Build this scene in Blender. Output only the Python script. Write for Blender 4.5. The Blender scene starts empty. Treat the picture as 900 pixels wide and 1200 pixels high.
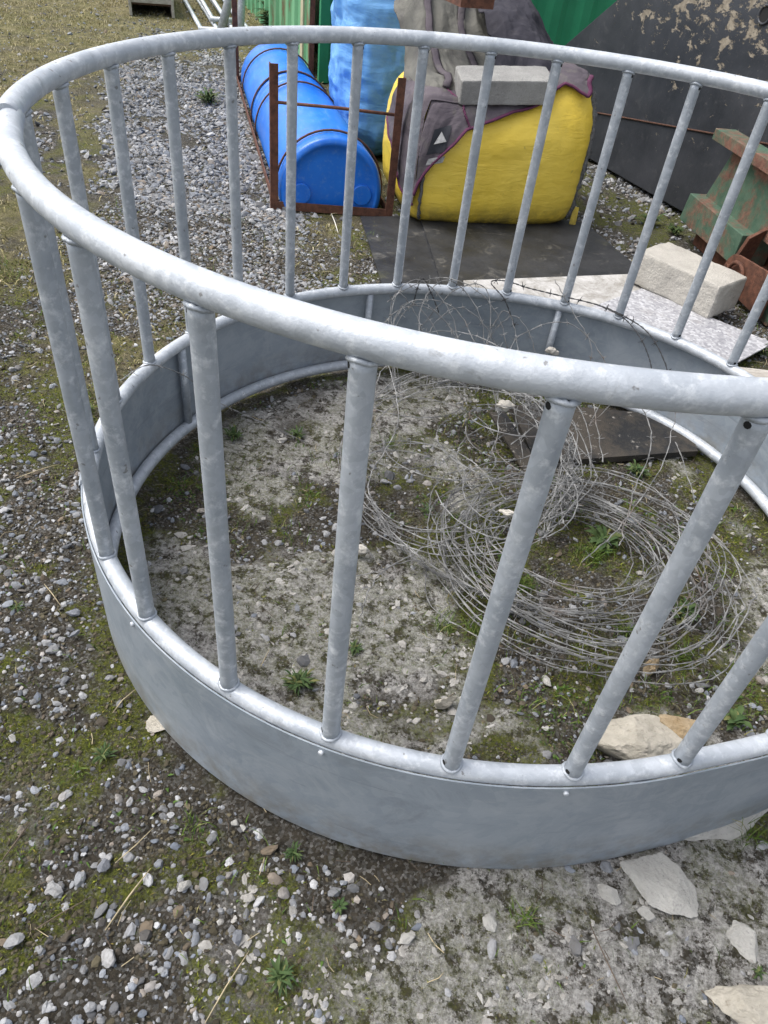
import bpy, math, random
import numpy as np
from mathutils import Vector, Matrix
random.seed(7); rng = np.random.default_rng(7)
C = bpy.context.scene.collection
PI = math.pi

# ------------------------------------------------------------------ camera
cd = bpy.data.cameras.new('camera'); cam = bpy.data.objects.new('camera', cd); C.objects.link(cam)
cd.sensor_fit = 'VERTICAL'; cd.sensor_height = 24; cd.lens = 849.2 / 1200 * 24
cd.clip_start = 0.02; cd.clip_end = 3000
CAM = Vector((0.0, -1.6148, 1.4589))
RV = Vector((0.9636045, 0.2492976, 0.0965247)); UV = Vector((-0.2360744, 0.6241084, 0.7448205)); DV = Vector((-0.1254401, 0.7404994, -0.6602465))
M = Matrix((RV, UV, -DV)).transposed().to_4x4(); M.translation = CAM
cam.matrix_world = M
bpy.context.scene.camera = cam

# ------------------------------------------------------------------ light
w = bpy.data.worlds.new("World"); bpy.context.scene.world = w; w.use_nodes = True
nt = w.node_tree; bg = nt.nodes['Background']
SUN_EL, SUN_AZ = math.radians(60), math.radians(-95)      # azimuth from +Y, negative = towards -X
sky = nt.nodes.new('ShaderNodeTexSky'); sky.sky_type = 'NISHITA'; sky.sun_disc = False
sky.sun_elevation = SUN_EL; sky.sun_rotation = SUN_AZ
sky.dust_density = 4.0; sky.air_density = 1.0; sky.ozone_density = 1.0
hs = nt.nodes.new('ShaderNodeHueSaturation'); hs.inputs['Saturation'].default_value = 0.38
nt.links.new(sky.outputs[0], hs.inputs['Color']); nt.links.new(hs.outputs[0], bg.inputs[0])
bg.inputs[1].default_value = 0.15
sl = bpy.data.lights.new('sun', 'SUN'); sl.energy = 1.35; sl.angle = math.radians(38); sl.color = (1.0, 0.97, 0.92)
so = bpy.data.objects.new('sun', sl); C.objects.link(so)
sd = Vector((math.sin(SUN_AZ) * math.cos(SUN_EL), math.cos(SUN_AZ) * math.cos(SUN_EL), math.sin(SUN_EL)))
so.rotation_euler = sd.to_track_quat('Z', 'Y').to_euler()
vs = bpy.context.scene.view_settings
vs.view_transform = 'Standard'; vs.look = 'None'; vs.gamma = 1; vs.exposure = 0.80; vs.use_curve_mapping = False

# ------------------------------------------------------------------ numpy noise
def _h(ix, iy, iz, s):
    n = (ix.astype(np.int64) * 374761393 + iy.astype(np.int64) * 668265263 + iz.astype(np.int64) * 2147483647 + s * 974634777) & 0xffffffff
    n = ((n ^ (n >> 13)) * 1274126177) & 0xffffffff
    return ((n ^ (n >> 16)) & 0xffff) / 65535.0
def vnoise(x, y, z=None, s=0):
    if z is None: z = np.zeros_like(x)
    ix, iy, iz = np.floor(x), np.floor(y), np.floor(z)
    fx, fy, fz = x - ix, y - iy, z - iz
    fx, fy, fz = [t * t * (3 - 2 * t) for t in (fx, fy, fz)]
    r = 0
    for a in (0, 1):
        for b in (0, 1):
            for c in (0, 1):
                wgt = (fx if a else 1 - fx) * (fy if b else 1 - fy) * (fz if c else 1 - fz)
                r = r + wgt * _h(ix + a, iy + b, iz + c, s)
    return r
def fbm(x, y, z=None, s=0, o=4):
    r = 0; a = 0.5; t = 0
    if z is None: z = np.zeros_like(x)
    for k in range(o):
        r = r + a * vnoise(x * 2 ** k, y * 2 ** k, z * 2 ** k, s + k * 11); t += a; a *= 0.5
    return r / t
def sstep(a, b, x):
    t = np.clip((x - a) / (b - a), 0, 1); return t * t * (3 - 2 * t)

# ------------------------------------------------------------------ mesh helpers
class MB:
    def __init__(s): s.v = []; s.f = []; s.sm = []
    def add(s, vs, fs, smooth=False):
        o = len(s.v); s.v += [tuple(v) for v in vs]
        s.f += [tuple(i + o for i in f) for f in fs]; s.sm += [smooth] * len(fs)
        return s
    def box(s, x0, x1, y0, y1, z0, z1):
        v = [(x, y, z) for z in (z0, z1) for y in (y0, y1) for x in (x0, x1)]
        return s.add(v, [(0, 2, 3, 1), (4, 5, 7, 6), (0, 1, 5, 4), (2, 6, 7, 3), (0, 4, 6, 2), (1, 3, 7, 5)])
    def tube(s, pts, r, n=10, closed=False, caps=True, flat=1.0):
        pts = [Vector(p) for p in pts]; N = len(pts)
        rr = r if hasattr(r, '__len__') else [r] * N
        vs = []; up = None
        for i, p in enumerate(pts):
            a = pts[(i - 1) % N] if (closed or i > 0) else p
            b = pts[(i + 1) % N] if (closed or i < N - 1) else p
            t = (b - a).normalized() if (b - a).length > 1e-9 else Vector((0, 0, 1))
            if up is None:
                up = Vector((0, 0, 1)) if abs(t.z) < 0.9 else Vector((1, 0, 0))
            u = (up - t * up.dot(t)); u = u.normalized() if u.length > 1e-6 else t.orthogonal().normalized(); up = u
            wv = t.cross(u)
            for k in range(n):
                an = 2 * PI * k / n
                vs.append(p + (u * math.sin(an) + wv * math.cos(an) * flat) * rr[i])
        fs = []
        for i in range(N if closed else N - 1):
            j = (i + 1) % N
            for k in range(n):
                l = (k + 1) % n
                fs.append((i * n + k, i * n + l, j * n + l, j * n + k))
        s.add(vs, fs, True)
        if caps and not closed:
            o = len(s.v) - len(vs)
            s.f.append(tuple(o + k for k in range(n))[::-1]); s.sm.append(False)
            s.f.append(tuple(o + (N - 1) * n + k for k in range(n))); s.sm.append(False)
        return s
    def build(s, name, mat, parent=None, bevel=0, loc=None):
        me = bpy.data.meshes.new(name); me.from_pydata(s.v, [], s.f); me.update()
        me.polygons.foreach_set('use_smooth', s.sm)
        o = bpy.data.objects.new(name, me); C.objects.link(o)
        if mat is not None: me.materials.append(mat)
        if parent: o.parent = parent
        if loc is not None: o.location = loc
        if bevel:
            m = o.modifiers.new('bevel', 'BEVEL'); m.width = bevel; m.segments = 2; m.limit_method = 'ANGLE'
        return o

def npmesh(name, verts, faces, mat, parent=None, smooth=False, attrs=None, k=3):
    """fast mesh from numpy: faces (n,k)"""
    me = bpy.data.meshes.new(name)
    nv, nf = len(verts), len(faces)
    me.vertices.add(nv); me.vertices.foreach_set('co', np.ascontiguousarray(verts, dtype=np.float32).ravel())
    me.loops.add(nf * k); me.loops.foreach_set('vertex_index', np.ascontiguousarray(faces, dtype=np.int32).ravel())
    me.polygons.add(nf); me.polygons.foreach_set('loop_start', np.arange(0, nf * k, k, dtype=np.int32))
    me.polygons.foreach_set('loop_total', np.full(nf, k, dtype=np.int32))
    me.polygons.foreach_set('use_smooth', np.full(nf, smooth, dtype=bool))
    me.update(calc_edges=True)
    for an, av in (attrs or {}).items():
        a = me.attributes.new(an, 'FLOAT', 'POINT'); a.data.foreach_set('value', np.ascontiguousarray(av, dtype=np.float32))
    me.materials.append(mat)
    o = bpy.data.objects.new(name, me); C.objects.link(o)
    if parent: o.parent = parent
    return o

def tag(o, label=None, cat=None, group=None, kind=None):
    if label: o['label'] = label
    if cat: o['category'] = cat
    if group: o['group'] = group
    if kind: o['kind'] = kind
    return o
def thing(name, label, cat, loc=(0, 0, 0), rz=0, group=None):
    o = bpy.data.objects.new(name, None); o.empty_display_size = 0.1; C.objects.link(o)
    o.location = loc; o.rotation_euler = (0, 0, rz); return tag(o, label, cat, group)

# ------------------------------------------------------------------ material helper
class NT:
    def __init__(s, name):
        s.m = bpy.data.materials.new(name); s.m.use_nodes = True; s.t = s.m.node_tree; s.n = s.t.nodes
        s.b = s.n['Principled BSDF']; s.co = s.n.new('ShaderNodeTexCoord').outputs['Object']
    def link(s, a, b): s.t.links.new(a, b)
    def val(s, inp, v):
        if hasattr(v, 'is_output'): s.link(v, inp)
        else: inp.default_value = v
    def noise(s, scale, detail=4, rough=0.55, dist=0, out=0, co=None):
        n = s.n.new('ShaderNodeTexNoise'); n.inputs['Scale'].default_value = scale; n.inputs['Detail'].default_value = detail
        n.inputs['Roughness'].default_value = rough; n.inputs['Distortion'].default_value = dist
        s.link(co or s.co, n.inputs['Vector']); return n.outputs[out]
    def voro(s, scale, out='Distance', feature='F1', rnd=1, co=None):
        n = s.n.new('ShaderNodeTexVoronoi'); n.feature = feature; n.inputs['Scale'].default_value = scale; n.inputs['Randomness'].default_value = rnd
        s.link(co or s.co, n.inputs['Vector']); return n.outputs[out]
    def mapr(s, v, a, b, c=0, d=1):
        n = s.n.new('ShaderNodeMapRange'); s.link(v, n.inputs[0]); n.inputs[1].default_value = a; n.inputs[2].default_value = b
        n.inputs[3].default_value = c; n.inputs[4].default_value = d; return n.outputs[0]
    def mix(s, f, a, b, mode='MIX'):
        n = s.n.new('ShaderNodeMix'); n.data_type = 'RGBA'; n.blend_type = mode
        s.val(n.inputs[0], f)
        for i, v in ((6, a), (7, b)):
            if hasattr(v, 'is_output'): s.link(v, n.inputs[i])
            else: n.inputs[i].default_value = (*v, 1)
        return n.outputs[2]
    def math(s, op, a, b=0.0):
        n = s.n.new('ShaderNodeMath'); n.operation = op; s.val(n.inputs[0], a); s.val(n.inputs[1], b); return n.outputs[0]
    def attr(s, name):
        n = s.n.new('ShaderNodeAttribute'); n.attribute_name = name; return n.outputs['Fac']
    def scaled(s, sx, sy, sz):
        n = s.n.new('ShaderNodeMapping'); n.inputs['Scale'].default_value = (sx, sy, sz); s.link(s.co, n.inputs[0]); return n.outputs[0]
    def sep(s, co=None):
        n = s.n.new('ShaderNodeSeparateXYZ'); s.link(co or s.co, n.inputs[0]); return n.outputs
    def col(s, c):
        if hasattr(c, 'is_output'): s.link(c, s.b.inputs['Base Color'])
        else: s.b.inputs['Base Color'].default_value = (*c, 1)
        return s
    def set(s, **k):
        for a, v in k.items(): s.val(s.b.inputs[{'rough': 'Roughness', 'metal': 'Metallic', 'spec': 'Specular IOR Level', 'coat': 'Coat Weight', 'sss': 'Subsurface Weight'}[a]], v)
        return s
    def bump(s, h, dist=0.002, strength=1.0):
        n = s.n.new('ShaderNodeBump'); n.inputs['Distance'].default_value = dist; n.inputs['Strength'].default_value = strength
        s.link(h, n.inputs['Height'])
        if s.b.inputs['Normal'].is_linked: s.link(s.b.inputs['Normal'].links[0].from_socket, n.inputs['Normal'])
        s.link(n.outputs[0], s.b.inputs['Normal']); return s

def galv_mat(name, base=(0.42, 0.455, 0.50), hi=(0.60, 0.63, 0.67), metal=0.22, rough=0.46, spang=60):
    k = NT(name)
    big = k.noise(7, 5, 0.6, 0.6)
    cell = k.voro(spang, 'Color'); cs = k.sep(cell)[0]
    c = k.mix(k.mapr(big, 0.38, 0.66), base, hi)
    c = k.mix(k.mapr(cs, 0, 1, 0, 0.35), c, tuple(x * 0.72 for x in base))
    streak = k.noise(40, 6, 0.7)
    c = k.mix(k.mapr(streak, 0.52, 0.72, 0, 0.8), c, (0.74, 0.765, 0.79))
    dirt = k.noise(13, 6, 0.75, 0.8)
    c = k.mix(k.mapr(dirt, 0.62, 0.74, 0, 0.6), c, (0.24, 0.24, 0.23))
    k.col(c).set(metal=metal, rough=k.mapr(k.noise(30, 4), 0.3, 0.7, rough - 0.1, rough + 0.16))
    sc_ = k.noise(1, 5, 0.7, 0.2, co=k.scaled(160, 160, 9))
    c = k.mix(k.mapr(sc_, 0.60, 0.74, 0, 0.45), c, (0.30, 0.32, 0.34)); k.col(c)
    sp_ = k.noise(55, 3, 0.5); c = k.mix(k.mapr(sp_, 0.70, 0.73, 0, 0.7), c, (0.16, 0.15, 0.14)); rs = k.noise(5, 8, 0.8, 1.2); c = k.mix(k.mapr(rs, 0.66, 0.72, 0, 0.45), c, (0.22, 0.17, 0.13)); k.col(c)
    k.bump(k.noise(90, 4, 0.7), 0.0016, 0.6); k.bump(k.noise(22, 3), 0.003, 0.4)
    return k.m
GALV = galv_mat('galvanised_tube')
GALVB = galv_mat('galvanised_bar', (0.34, 0.375, 0.42), (0.49, 0.525, 0.57), spang=90)
def sheet_mat():
    k = NT('galvanised_sheet')
    a = k.noise(3.2, 5, 0.6, 0.4)
    c = k.mix(k.mapr(a, 0.35, 0.7), (0.235, 0.275, 0.32), (0.315, 0.355, 0.40))
    st = k.noise(1, 6, 0.7, 0.3, co=k.scaled(5, 5, 45))
    c = k.mix(k.mapr(st, 0.56, 0.78, 0, 0.45), c, (0.42, 0.44, 0.46))
    sp = k.noise(70, 5, 0.8)
    c = k.mix(k.mapr(sp, 0.66, 0.76, 0, 0.55), c, (0.5, 0.5, 0.5))
    spg = k.sep(k.voro(38, 'Color'))[0]; c = k.mix(k.mapr(spg, .2, .9, 0, .16), c, (.48, .51, .54))
    sc1 = k.noise(1, 7, .75, .6, co=k.scaled(2.5, 2.5, 60)); c = k.mix(k.mapr(sc1, .60, .68, 0, .5), c, (.15, .17, .19))
    cl = k.noise(6, 9, .8, .8); c = k.mix(k.mapr(cl, .50, .62, 0, .5), c, (.40, .43, .46)); c = k.mix(k.mapr(cl, .46, .36, 0, .5), c, (.20, .225, .25))
    z = k.sep()[2]
    mud = k.math('MULTIPLY', k.mapr(z, 0.14, 0.0), k.mapr(k.noise(18, 5, 0.7), 0.4, 0.62))
    c = k.mix(k.math('MULTIPLY', mud, 0.8), c, (0.20, 0.18, 0.14))
    k.col(c).set(metal=0.12, rough=k.mapr(a, 0.3, 0.7, 0.40, 0.6))
    k.bump(k.noise(160, 3, 0.6), 0.0006, 0.5); k.bump(k.noise(2.6, 2), 0.02, 0.3)
    return k.m
SHEET = sheet_mat()
def flat(name, c, rough=0.7, metal=0.0, var=0.2, scale=20, bump=0.0):
    k = NT(name); n = k.noise(scale, 5, 0.65)
    k.col(k.mix(k.mapr(n, 0.3, 0.7), tuple(x * (1 - var) for x in c), tuple(min(1, x * (1 + var)) for x in c))).set(rough=rough, metal=metal)
    if bump: k.bump(n, bump)
    return k.m
DARK = flat('dark_hole', (0.012, 0.012, 0.012), 0.9)

# ------------------------------------------------------------------ ground masks (what grows or lies where)
def masks(x, y):
    x0, y0 = x, y
    x = x0 + .22 * (fbm(x0 * 3.1 + 7, y0 * 3.1, s=81, o=3) - .5) + .05 * (fbm(x0 * 17, y0 * 17, s=82, o=3) - .5)
    y = y0 + .22 * (fbm(x0 * 3.1, y0 * 3.1 + 7, s=83, o=3) - .5) + .05 * (fbm(x0 * 17, y0 * 17, s=84, o=3) - .5)
    n1 = fbm(x * 1.6, y * 1.6, s=1); n2 = fbm(x * 5, y * 5, s=2); n3 = fbm(x * 14, y * 14, s=3); n4 = fbm(x * .7, y * .7, s=4)
    r = np.hypot(x0, y0)
    inside = sstep(1.0, 0.9, r)
    # clean pale gravel between the feeder and the drum rack and beyond it
    cx = -1.25 - 0.52 * (y - 1.2)
    strip = sstep(0.95, 0.35, np.abs(x - cx + 0.12 + 0.5 * (n1 - .5))) * sstep(0.55, 1.3, y) * sstep(9, 5.5, y)
    right = sstep(0.05, 0.3, x) * sstep(2.5, 2.9, y)
    strip = strip * sstep(.30, .50, n2 * .5 + n1 * .5 + .08 * sstep(3.5, 1.8, y))
    gravel = np.clip(strip + right * 0.14, 0, 1) * sstep(.30, .52, n2 * .6 + n3 * .4)
    # lime / cement dust
    lime = sstep(0.47, 0.58, n2 * 0.55 + n1 * 0.45 + 0.16 * inside * sstep(0.35, -0.25, x)
                 + 0.20 * sstep(0.02, 0.28, x) * sstep(-0.72, -0.88, y) + 0.12 * sstep(0.2, 0.6, x) * inside - 0.11)
    lime = np.clip(lime * (inside + sstep(-0.15, 0.12, x) * sstep(-0.5, -0.75, y) + 0.25 * sstep(-.9, -1.1, r * 0 + y)), 0, 1)
    # grassy, mossy land on the far left
    left = sstep(-0.75, -1.2, x + 0.25 * (n4 - .5)) * sstep(0.0, 0.7, y) * (1 - strip * 0.9)
    far = sstep(4.5, 7.5, y + 2.2 * (n4 - .5) - 0.9 * (x + 3) * 0.3) * sstep(-2.2, -3.4, x)
    grass = np.clip(left * sstep(0.38, 0.56, n1 * .6 + n2 * .4) + far, 0, 1)
    moss = sstep(0.46, 0.58, n2 * 0.55 + n3 * 0.45 + 0.04 * inside) * (1 - 0.85 * gravel) * (1 - 0.6 * lime)
    moss = np.clip(moss + 0.5 * grass * sstep(0.4, 0.6, n3), 0, 1)
    return dict(gravel=gravel, lime=lime, grass=grass, moss=moss)
def ground_z(x, y):
    r = np.hypot(x, y)
    near = np.exp(-(np.maximum(0, r - 8) / 6) ** 2)
    z = (fbm(x * 1.3, y * 1.3, s=21) - .5) * 0.03 + (fbm(x * 9, y * 9, s=22) - .5) * 0.018 + (fbm(x * 38, y * 38, s=23, o=3) - .5) * 0.008
    return (z - 0.006) * near + (1 - near) * (-0.02) 

def axis(lo, hi, step, far_lo, far_hi, g=1.16):
    a = list(np.arange(lo, hi + step / 2, step)); s = step; v = a[-1]
    while v < far_hi: s *= g; v += s; a.append(v)
    s = step; v = a[0]; b = []
    while v > far_lo: s *= g; v -= s; b.append(v)
    return np.array(b[::-1] + a)
def make_ground():
    xs = axis(-1.9, 1.5, 0.009, -900, 900, 1.035); ys = axis(-1.45, 1.5, 0.009, -900, 900, 1.035)
    X, Y = np.meshgrid(xs, ys); x, y = X.ravel(), Y.ravel()
    z = ground_z(x, y); m = masks(x, y)
    z = z + 0.006 * m['lime'] * fbm(x * 22, y * 22, s=77) * 2 * np.exp(-(np.hypot(x, y) / 6) ** 4)
    nx, ny = len(xs), len(ys)
    i = np.arange(nx * ny).reshape(ny, nx)
    f = np.stack([i[:-1, :-1], i[:-1, 1:], i[1:, 1:], i[1:, :-1]], -1).reshape(-1, 4)
    k = NT('yard_ground')
    co = k.co
    soil = k.mix(k.mapr(k.noise(30, 9, 0.8), 0.38, 0.62), (0.030, 0.026, 0.020), (0.105, 0.090, 0.068))
    grit = k.voro(190, 'Color'); gs = k.sep(grit)
    soil = k.mix(k.mapr(gs[0], 0.45, 1.0, 0, 0.9), soil, k.mix(gs[1], (0.10, 0.10, 0.095), (0.32, 0.31, 0.29)))
    gcol = k.voro(75, 'Color'); g2 = k.sep(gcol)
    grav = k.mix(g2[0], (0.09, 0.09, 0.088), (0.34, 0.335, 0.32)); gd = k.voro(75, 'Distance')
    grav = k.mix(k.mapr(gd, 0.35, 0.62, 0, 1), grav, (0.03, 0.028, 0.025))
    c = k.mix(k.math('MULTIPLY', k.attr('gravel'), 0.85), soil, grav)
    limec = k.mix(k.mapr(k.noise(90, 9, 0.82), 0.40, 0.60), (0.24, 0.23, 0.21), (0.72, 0.70, 0.675))
    lf = k.math('MULTIPLY', k.attr('lime'), k.mapr(k.noise(20, 10, 0.80, 0.15), 0.455, 0.50, 0.0, 1))
    c = k.mix(lf, c, limec)
    mossc = k.mix(k.mapr(k.noise(130, 6, 0.85), 0.38, 0.62), (0.030, 0.046, 0.008), (0.23, 0.25, 0.032))
    mf = k.math('MULTIPLY', k.attr('moss'), k.mapr(k.noise(55, 9, 0.85), 0.44, 0.52, 0.05, 1))
    c = k.mix(k.math('MULTIPLY', mf, 0.85), c, mossc)
    gc = k.mix(k.mapr(k.noise(5, 7, 0.75), 0.3, 0.7), (0.15, 0.135, 0.045), (0.48, 0.41, 0.24))
    gc = k.mix(k.mapr(k.noise(120, 4, 0.8), 0.4, 0.7), gc, (0.05, 0.05, 0.02))
    c = k.mix(k.math('MULTIPLY', k.attr('grass'), k.mapr(k.noise(14, 6, 0.75), 0.36, 0.56, 0.2, 0.9)), c, gc)
    k.col(c).set(rough=0.95, spec=0.2)
    k.bump(k.voro(190, 'Distance'), 0.004, 1.0); k.bump(k.noise(70, 8, 0.8), 0.022, 1.0)
    o = npmesh('ground', np.stack([x, y, z], -1), f, k.m, smooth=True, attrs=m, k=4)
    tag(o, kind='structure')
make_ground()

# ------------------------------------------------------------------ loose stones lying everywhere
def ico(sub):
    t = (1 + 5 ** .5) / 2
    v = [(-1, t, 0), (1, t, 0), (-1, -t, 0), (1, -t, 0), (0, -1, t), (0, 1, t), (0, -1, -t), (0, 1, -t), (t, 0, -1), (t, 0, 1), (-t, 0, -1), (-t, 0, 1)]
    f = [(0, 11, 5), (0, 5, 1), (0, 1, 7), (0, 7, 10), (0, 10, 11), (1, 5, 9), (5, 11, 4), (11, 10, 2), (10, 7, 6), (7, 1, 8), (3, 9, 4), (3, 4, 2), (3, 2, 6), (3, 6, 8), (3, 8, 9), (4, 9, 5), (2, 4, 11), (6, 2, 10), (8, 6, 7), (9, 8, 1)]
    v = [np.array(a) / np.linalg.norm(a) for a in v]
    for _ in range(sub):
        cache = {}; nf = []
        def mid(a, b):
            key = (min(a, b), max(a, b))
            if key not in cache:
                m_ = v[a] + v[b]; v.append(m_ / np.linalg.norm(m_)); cache[key] = len(v) - 1
            return cache[key]
        for a, b, c in f:
            d, e, g = mid(a, b), mid(b, c), mid(c, a); nf += [(a, d, g), (b, e, d), (c, g, e), (d, e, g)]
        f = nf
    return np.array(v), np.array(f)
def in_view(x, y, marg=90):
    P = np.stack([x, y, np.zeros_like(x)], -1) - np.array(CAM)
    z = P @ np.array(DV); X = 450 + 849.2 * (P @ np.array(RV)) / z; Y = 600 - 849.2 * (P @ np.array(UV)) / z
    return (z > 0.1) & (X > -marg * 2) & (X < 900 + marg * 2) & (Y > -marg * .5) & (Y < 1200 + marg * 1.5)
def stone_mat(name):
    k = NT(name); t = k.attr('tint'); h = k.attr('hue')
    c = k.mix(t, (0.075, 0.078, 0.085), (0.55, 0.555, 0.565)); c = k.mix(k.mapr(t, .02, .0), c, (.055, .045, .033))
    c = k.mix(k.mapr(h, 0.84, 0.98, 0, 0.6), c, (0.26, 0.20, 0.14))
    c = k.mix(k.mapr(h, 0.40, 0.0, 0, 0.7), c, (0.15, 0.18, 0.23))
    c = k.mix(k.mapr(k.noise(110, 5, 0.75), 0.42, 0.72, 0, 0.55), c, (0.10, 0.09, 0.075))
    k.col(c).set(rough=0.82, spec=0.3); k.bump(k.noise(260, 4, 0.7), 0.001, 0.7); return k.m
STONE = stone_mat('gravel_stone')
def scatter_stones(name, x, y, rad, sub=0, sink=0.36, bright=None, squash=0.62):
    n = len(x); bv, bf = ico(sub); K = len(bv)
    var = 14
    shapes = []
    for i in range(var):
        d = bv * (1 + (fbm(bv[:, 0] * 1.3 + i * 7, bv[:, 1] * 1.3, bv[:, 2] * 1.3, s=50 + i, o=2) - .5)[:, None] * 0.9)
        d = d + rng.normal(0, 0.07, d.shape); shapes.append(d)
    shapes = np.array(shapes)[rng.integers(0, var, n)]
    sc = np.stack([rng.uniform(.8, 1.35, n), rng.uniform(.65, 1.05, n), rng.uniform(squash * .7, squash * 1.25, n)], -1) * rad[:, None]
    a = rng.uniform(0, 2 * PI, n); tx = rng.normal(0, .28, n); ty = rng.normal(0, .28, n)
    V = shapes * sc[:, None, :]
    ca, sa = np.cos(a)[:, None], np.sin(a)[:, None]
    X = V[..., 0] * ca - V[..., 1] * sa; Y = V[..., 0] * sa + V[..., 1] * ca; Z = V[..., 2] + X * tx[:, None] + Y * ty[:, None]
    z0 = ground_z(x, y) + sc[:, 2] * (1 - 2 * sink)
    V = np.stack([X + x[:, None], Y + y[:, None], Z + z0[:, None]], -1).reshape(-1, 3)
    F = (bf[None] + (np.arange(n) * K)[:, None, None]).reshape(-1, 3)
    t = np.clip(rng.beta(1.7, 2.6, n) if bright is None else bright, 0, 1); t = np.where(t < .03, 0, t); h = rng.uniform(0, 1, n)
    return npmesh(name, V, F, STONE, attrs=dict(tint=np.repeat(t, K), hue=np.repeat(h, K)))
def blocked(x, y):
    r = np.hypot(x, y)
    return (np.abs(r - 1.0) < 0.035)
# near zone: grit and pebbles
def pts(n, x0, x1, y0, y1):
    x = rng.uniform(x0, x1, n); y = rng.uniform(y0, y1, n); k = in_view(x, y) & ~blocked(x, y); return x[k], y[k]
x, y = pts(210000, -2.3, 1.9, -1.6, 2.0); kk = rng.uniform(0, 1, len(x)) < .10 + .5 * sstep(.42, .62, fbm(x * 16, y * 16, s=36, o=3)); x, y = x[kk], y[kk]
_k = NT('soil_crumb'); _t = _k.attr('tint'); _k.col(_k.mix(_t, (.030, .026, .018), (.15, .13, .085))).set(rough=.95, spec=.2)
_o = scatter_stones('soil_crumbs', x, y, np.clip(rng.lognormal(math.log(.0030), .4, len(x)), .0015, .008), squash=.7); _o.data.materials[0] = _k.m
tag(_o, 'dark soil crumbs between the stones of the yard', 'soil', kind='stuff')
x, y = pts(230000, -2.3, 1.9, -1.7, 2.2); m = masks(x, y)
dens = 0.42 + 0.58 * m['gravel'] - 0.34 * m['moss'] - 0.30 * m['lime'] - 0.35 * m['grass'] + 0.8 * (fbm(x * 4, y * 4, s=31) - .5)
dens -= 0.18 * sstep(1, .9, np.hypot(x, y))
k = rng.uniform(0, 1, len(x)) < np.clip(dens, 0.04, 1) * 0.62; x, y = x[k], y[k]; m = masks(x, y)
rad = np.clip(rng.lognormal(math.log(0.0042), 0.42, len(x)), .0022, .012) * (1 + 0.6 * m['gravel'])
tag(scatter_stones('grit', x, y, rad, bright=np.where(rng.uniform(0, 1, len(x)) < .35, 0.0, rng.beta(1.7, 2.3, len(x)))), 'fine grey grit scattered over the yard ground', 'grit', kind='stuff')
x, y = pts(23000, -2.3, 1.9, -1.7, 2.2); m = masks(x, y)
dens = 0.36 + 0.6 * m['gravel'] - 0.2 * m['moss'] - 0.1 * m['lime'] - 0.2 * m['grass'] + 0.9 * (fbm(x * 3, y * 3, s=32) - .5) + .12 * sstep(-.2, -.7, x) * sstep(.3, -.3, y)
dens -= 0.12 * sstep(1, .9, np.hypot(x, y))
k = rng.uniform(0, 1, len(x)) < np.clip(dens, 0.02, 1); x, y = x[k], y[k]
rad = np.clip(rng.lognormal(math.log(0.0064), 0.38, len(x)), .0035, .017)
tag(scatter_stones('pebbles', x, y, rad, sub=1, bright=rng.beta(1.4, 2.9, len(x))), 'loose grey and white pebbles lying on the yard ground', 'pebbles', kind='stuff')
# mid and far zone
x, y = pts(420000, -8, 2.2, 2.0, 11); m = masks(x, y)
k = rng.uniform(0, 1, len(x)) < np.clip(0.1 + 0.9 * m['gravel'] - .55 * m['grass'] - 0.25 * m['moss'] + 0.8 * (fbm(x * 2, y * 2, s=33) - .5), 0.02, 1) * np.clip(6.0 / (y + 2), 0.25, 1); x, y = x[k], y[k]
rad = np.clip(rng.lognormal(math.log(0.0105), 0.36, len(x)), .006, .03)
tag(scatter_stones('gravel', x, y, rad, bright=rng.beta(1.5, 2.8, len(x))), 'pale crushed gravel spread between the feeder and the blue barrels', 'gravel', kind='stuff')

# ------------------------------------------------------------------ moss, grass (stuff)
def blades(name, x, y, hgt, wid, lean, mat, zoff=0.0):
    n = len(x); a = rng.uniform(0, 2 * PI, n); b = rng.uniform(0, 2 * PI, n)
    z = ground_z(x, y) - 0.002 + zoff
    base = np.stack([x, y, z], -1)
    wv = np.stack([np.cos(a), np.sin(a), np.zeros(n)], -1) * wid[:, None]
    ld = np.stack([np.cos(b), np.sin(b), np.zeros(n)], -1) * (hgt * lean)[:, None]
    up = np.array([0, 0, 1.0])
    v = np.stack([base - wv, base + wv, base + ld * .35 + up * (hgt * .6)[:, None] + wv * .8, base + ld * .35 + up * (hgt * .6)[:, None] - wv * .8, base + ld + up * (hgt * rng.uniform(.7, 1.0, n))[:, None]], 1).reshape(-1, 3)
    o = np.arange(n)[:, None] * 5
    f = np.concatenate([o + np.array([0, 1, 2]), o + np.array([0, 2, 3]), o + np.array([3, 2, 4])], 1).reshape(-1, 3)
    return npmesh(name, v, f, mat, attrs=dict(tint=np.repeat(rng.uniform(0, 1, n), 5)))
def leaf_mat(name, a, b, c=None):
    k = NT(name); t = k.attr('tint'); cc = k.mix(t, a, b)
    if c: cc = k.mix(k.mapr(t, 0.8, 0.95), cc, c)
    cc = k.mix(k.mapr(k.noise(3.1, 4), 0.3, 0.7, 0, 0.4), cc, tuple(v * .55 for v in a))
    k.col(cc).set(rough=0.75, spec=0.25); return k.m
MOSS = leaf_mat('moss_shoots', (0.075, 0.105, 0.012), (0.31, 0.33, 0.04), (0.30, 0.22, 0.07))
GRASS = leaf_mat('grass_blades', (0.055, 0.105, 0.016), (0.17, 0.24, 0.045), (0.34, 0.30, 0.14))
DRYG = leaf_mat('dry_grass', (0.24, 0.22, 0.08), (0.52, 0.44, 0.25), (0.66, 0.58, 0.40))
x, y = pts(380000, -2.3, 1.9, -1.7, 2.4); m = masks(x, y)
k = rng.uniform(0, 1, len(x)) < (m['moss'] * 0.62 + .015) * sstep(.36, .58, fbm(x * 45, y * 45, s=41, o=2)); x, y = x[k], y[k]; n = len(x)
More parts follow.
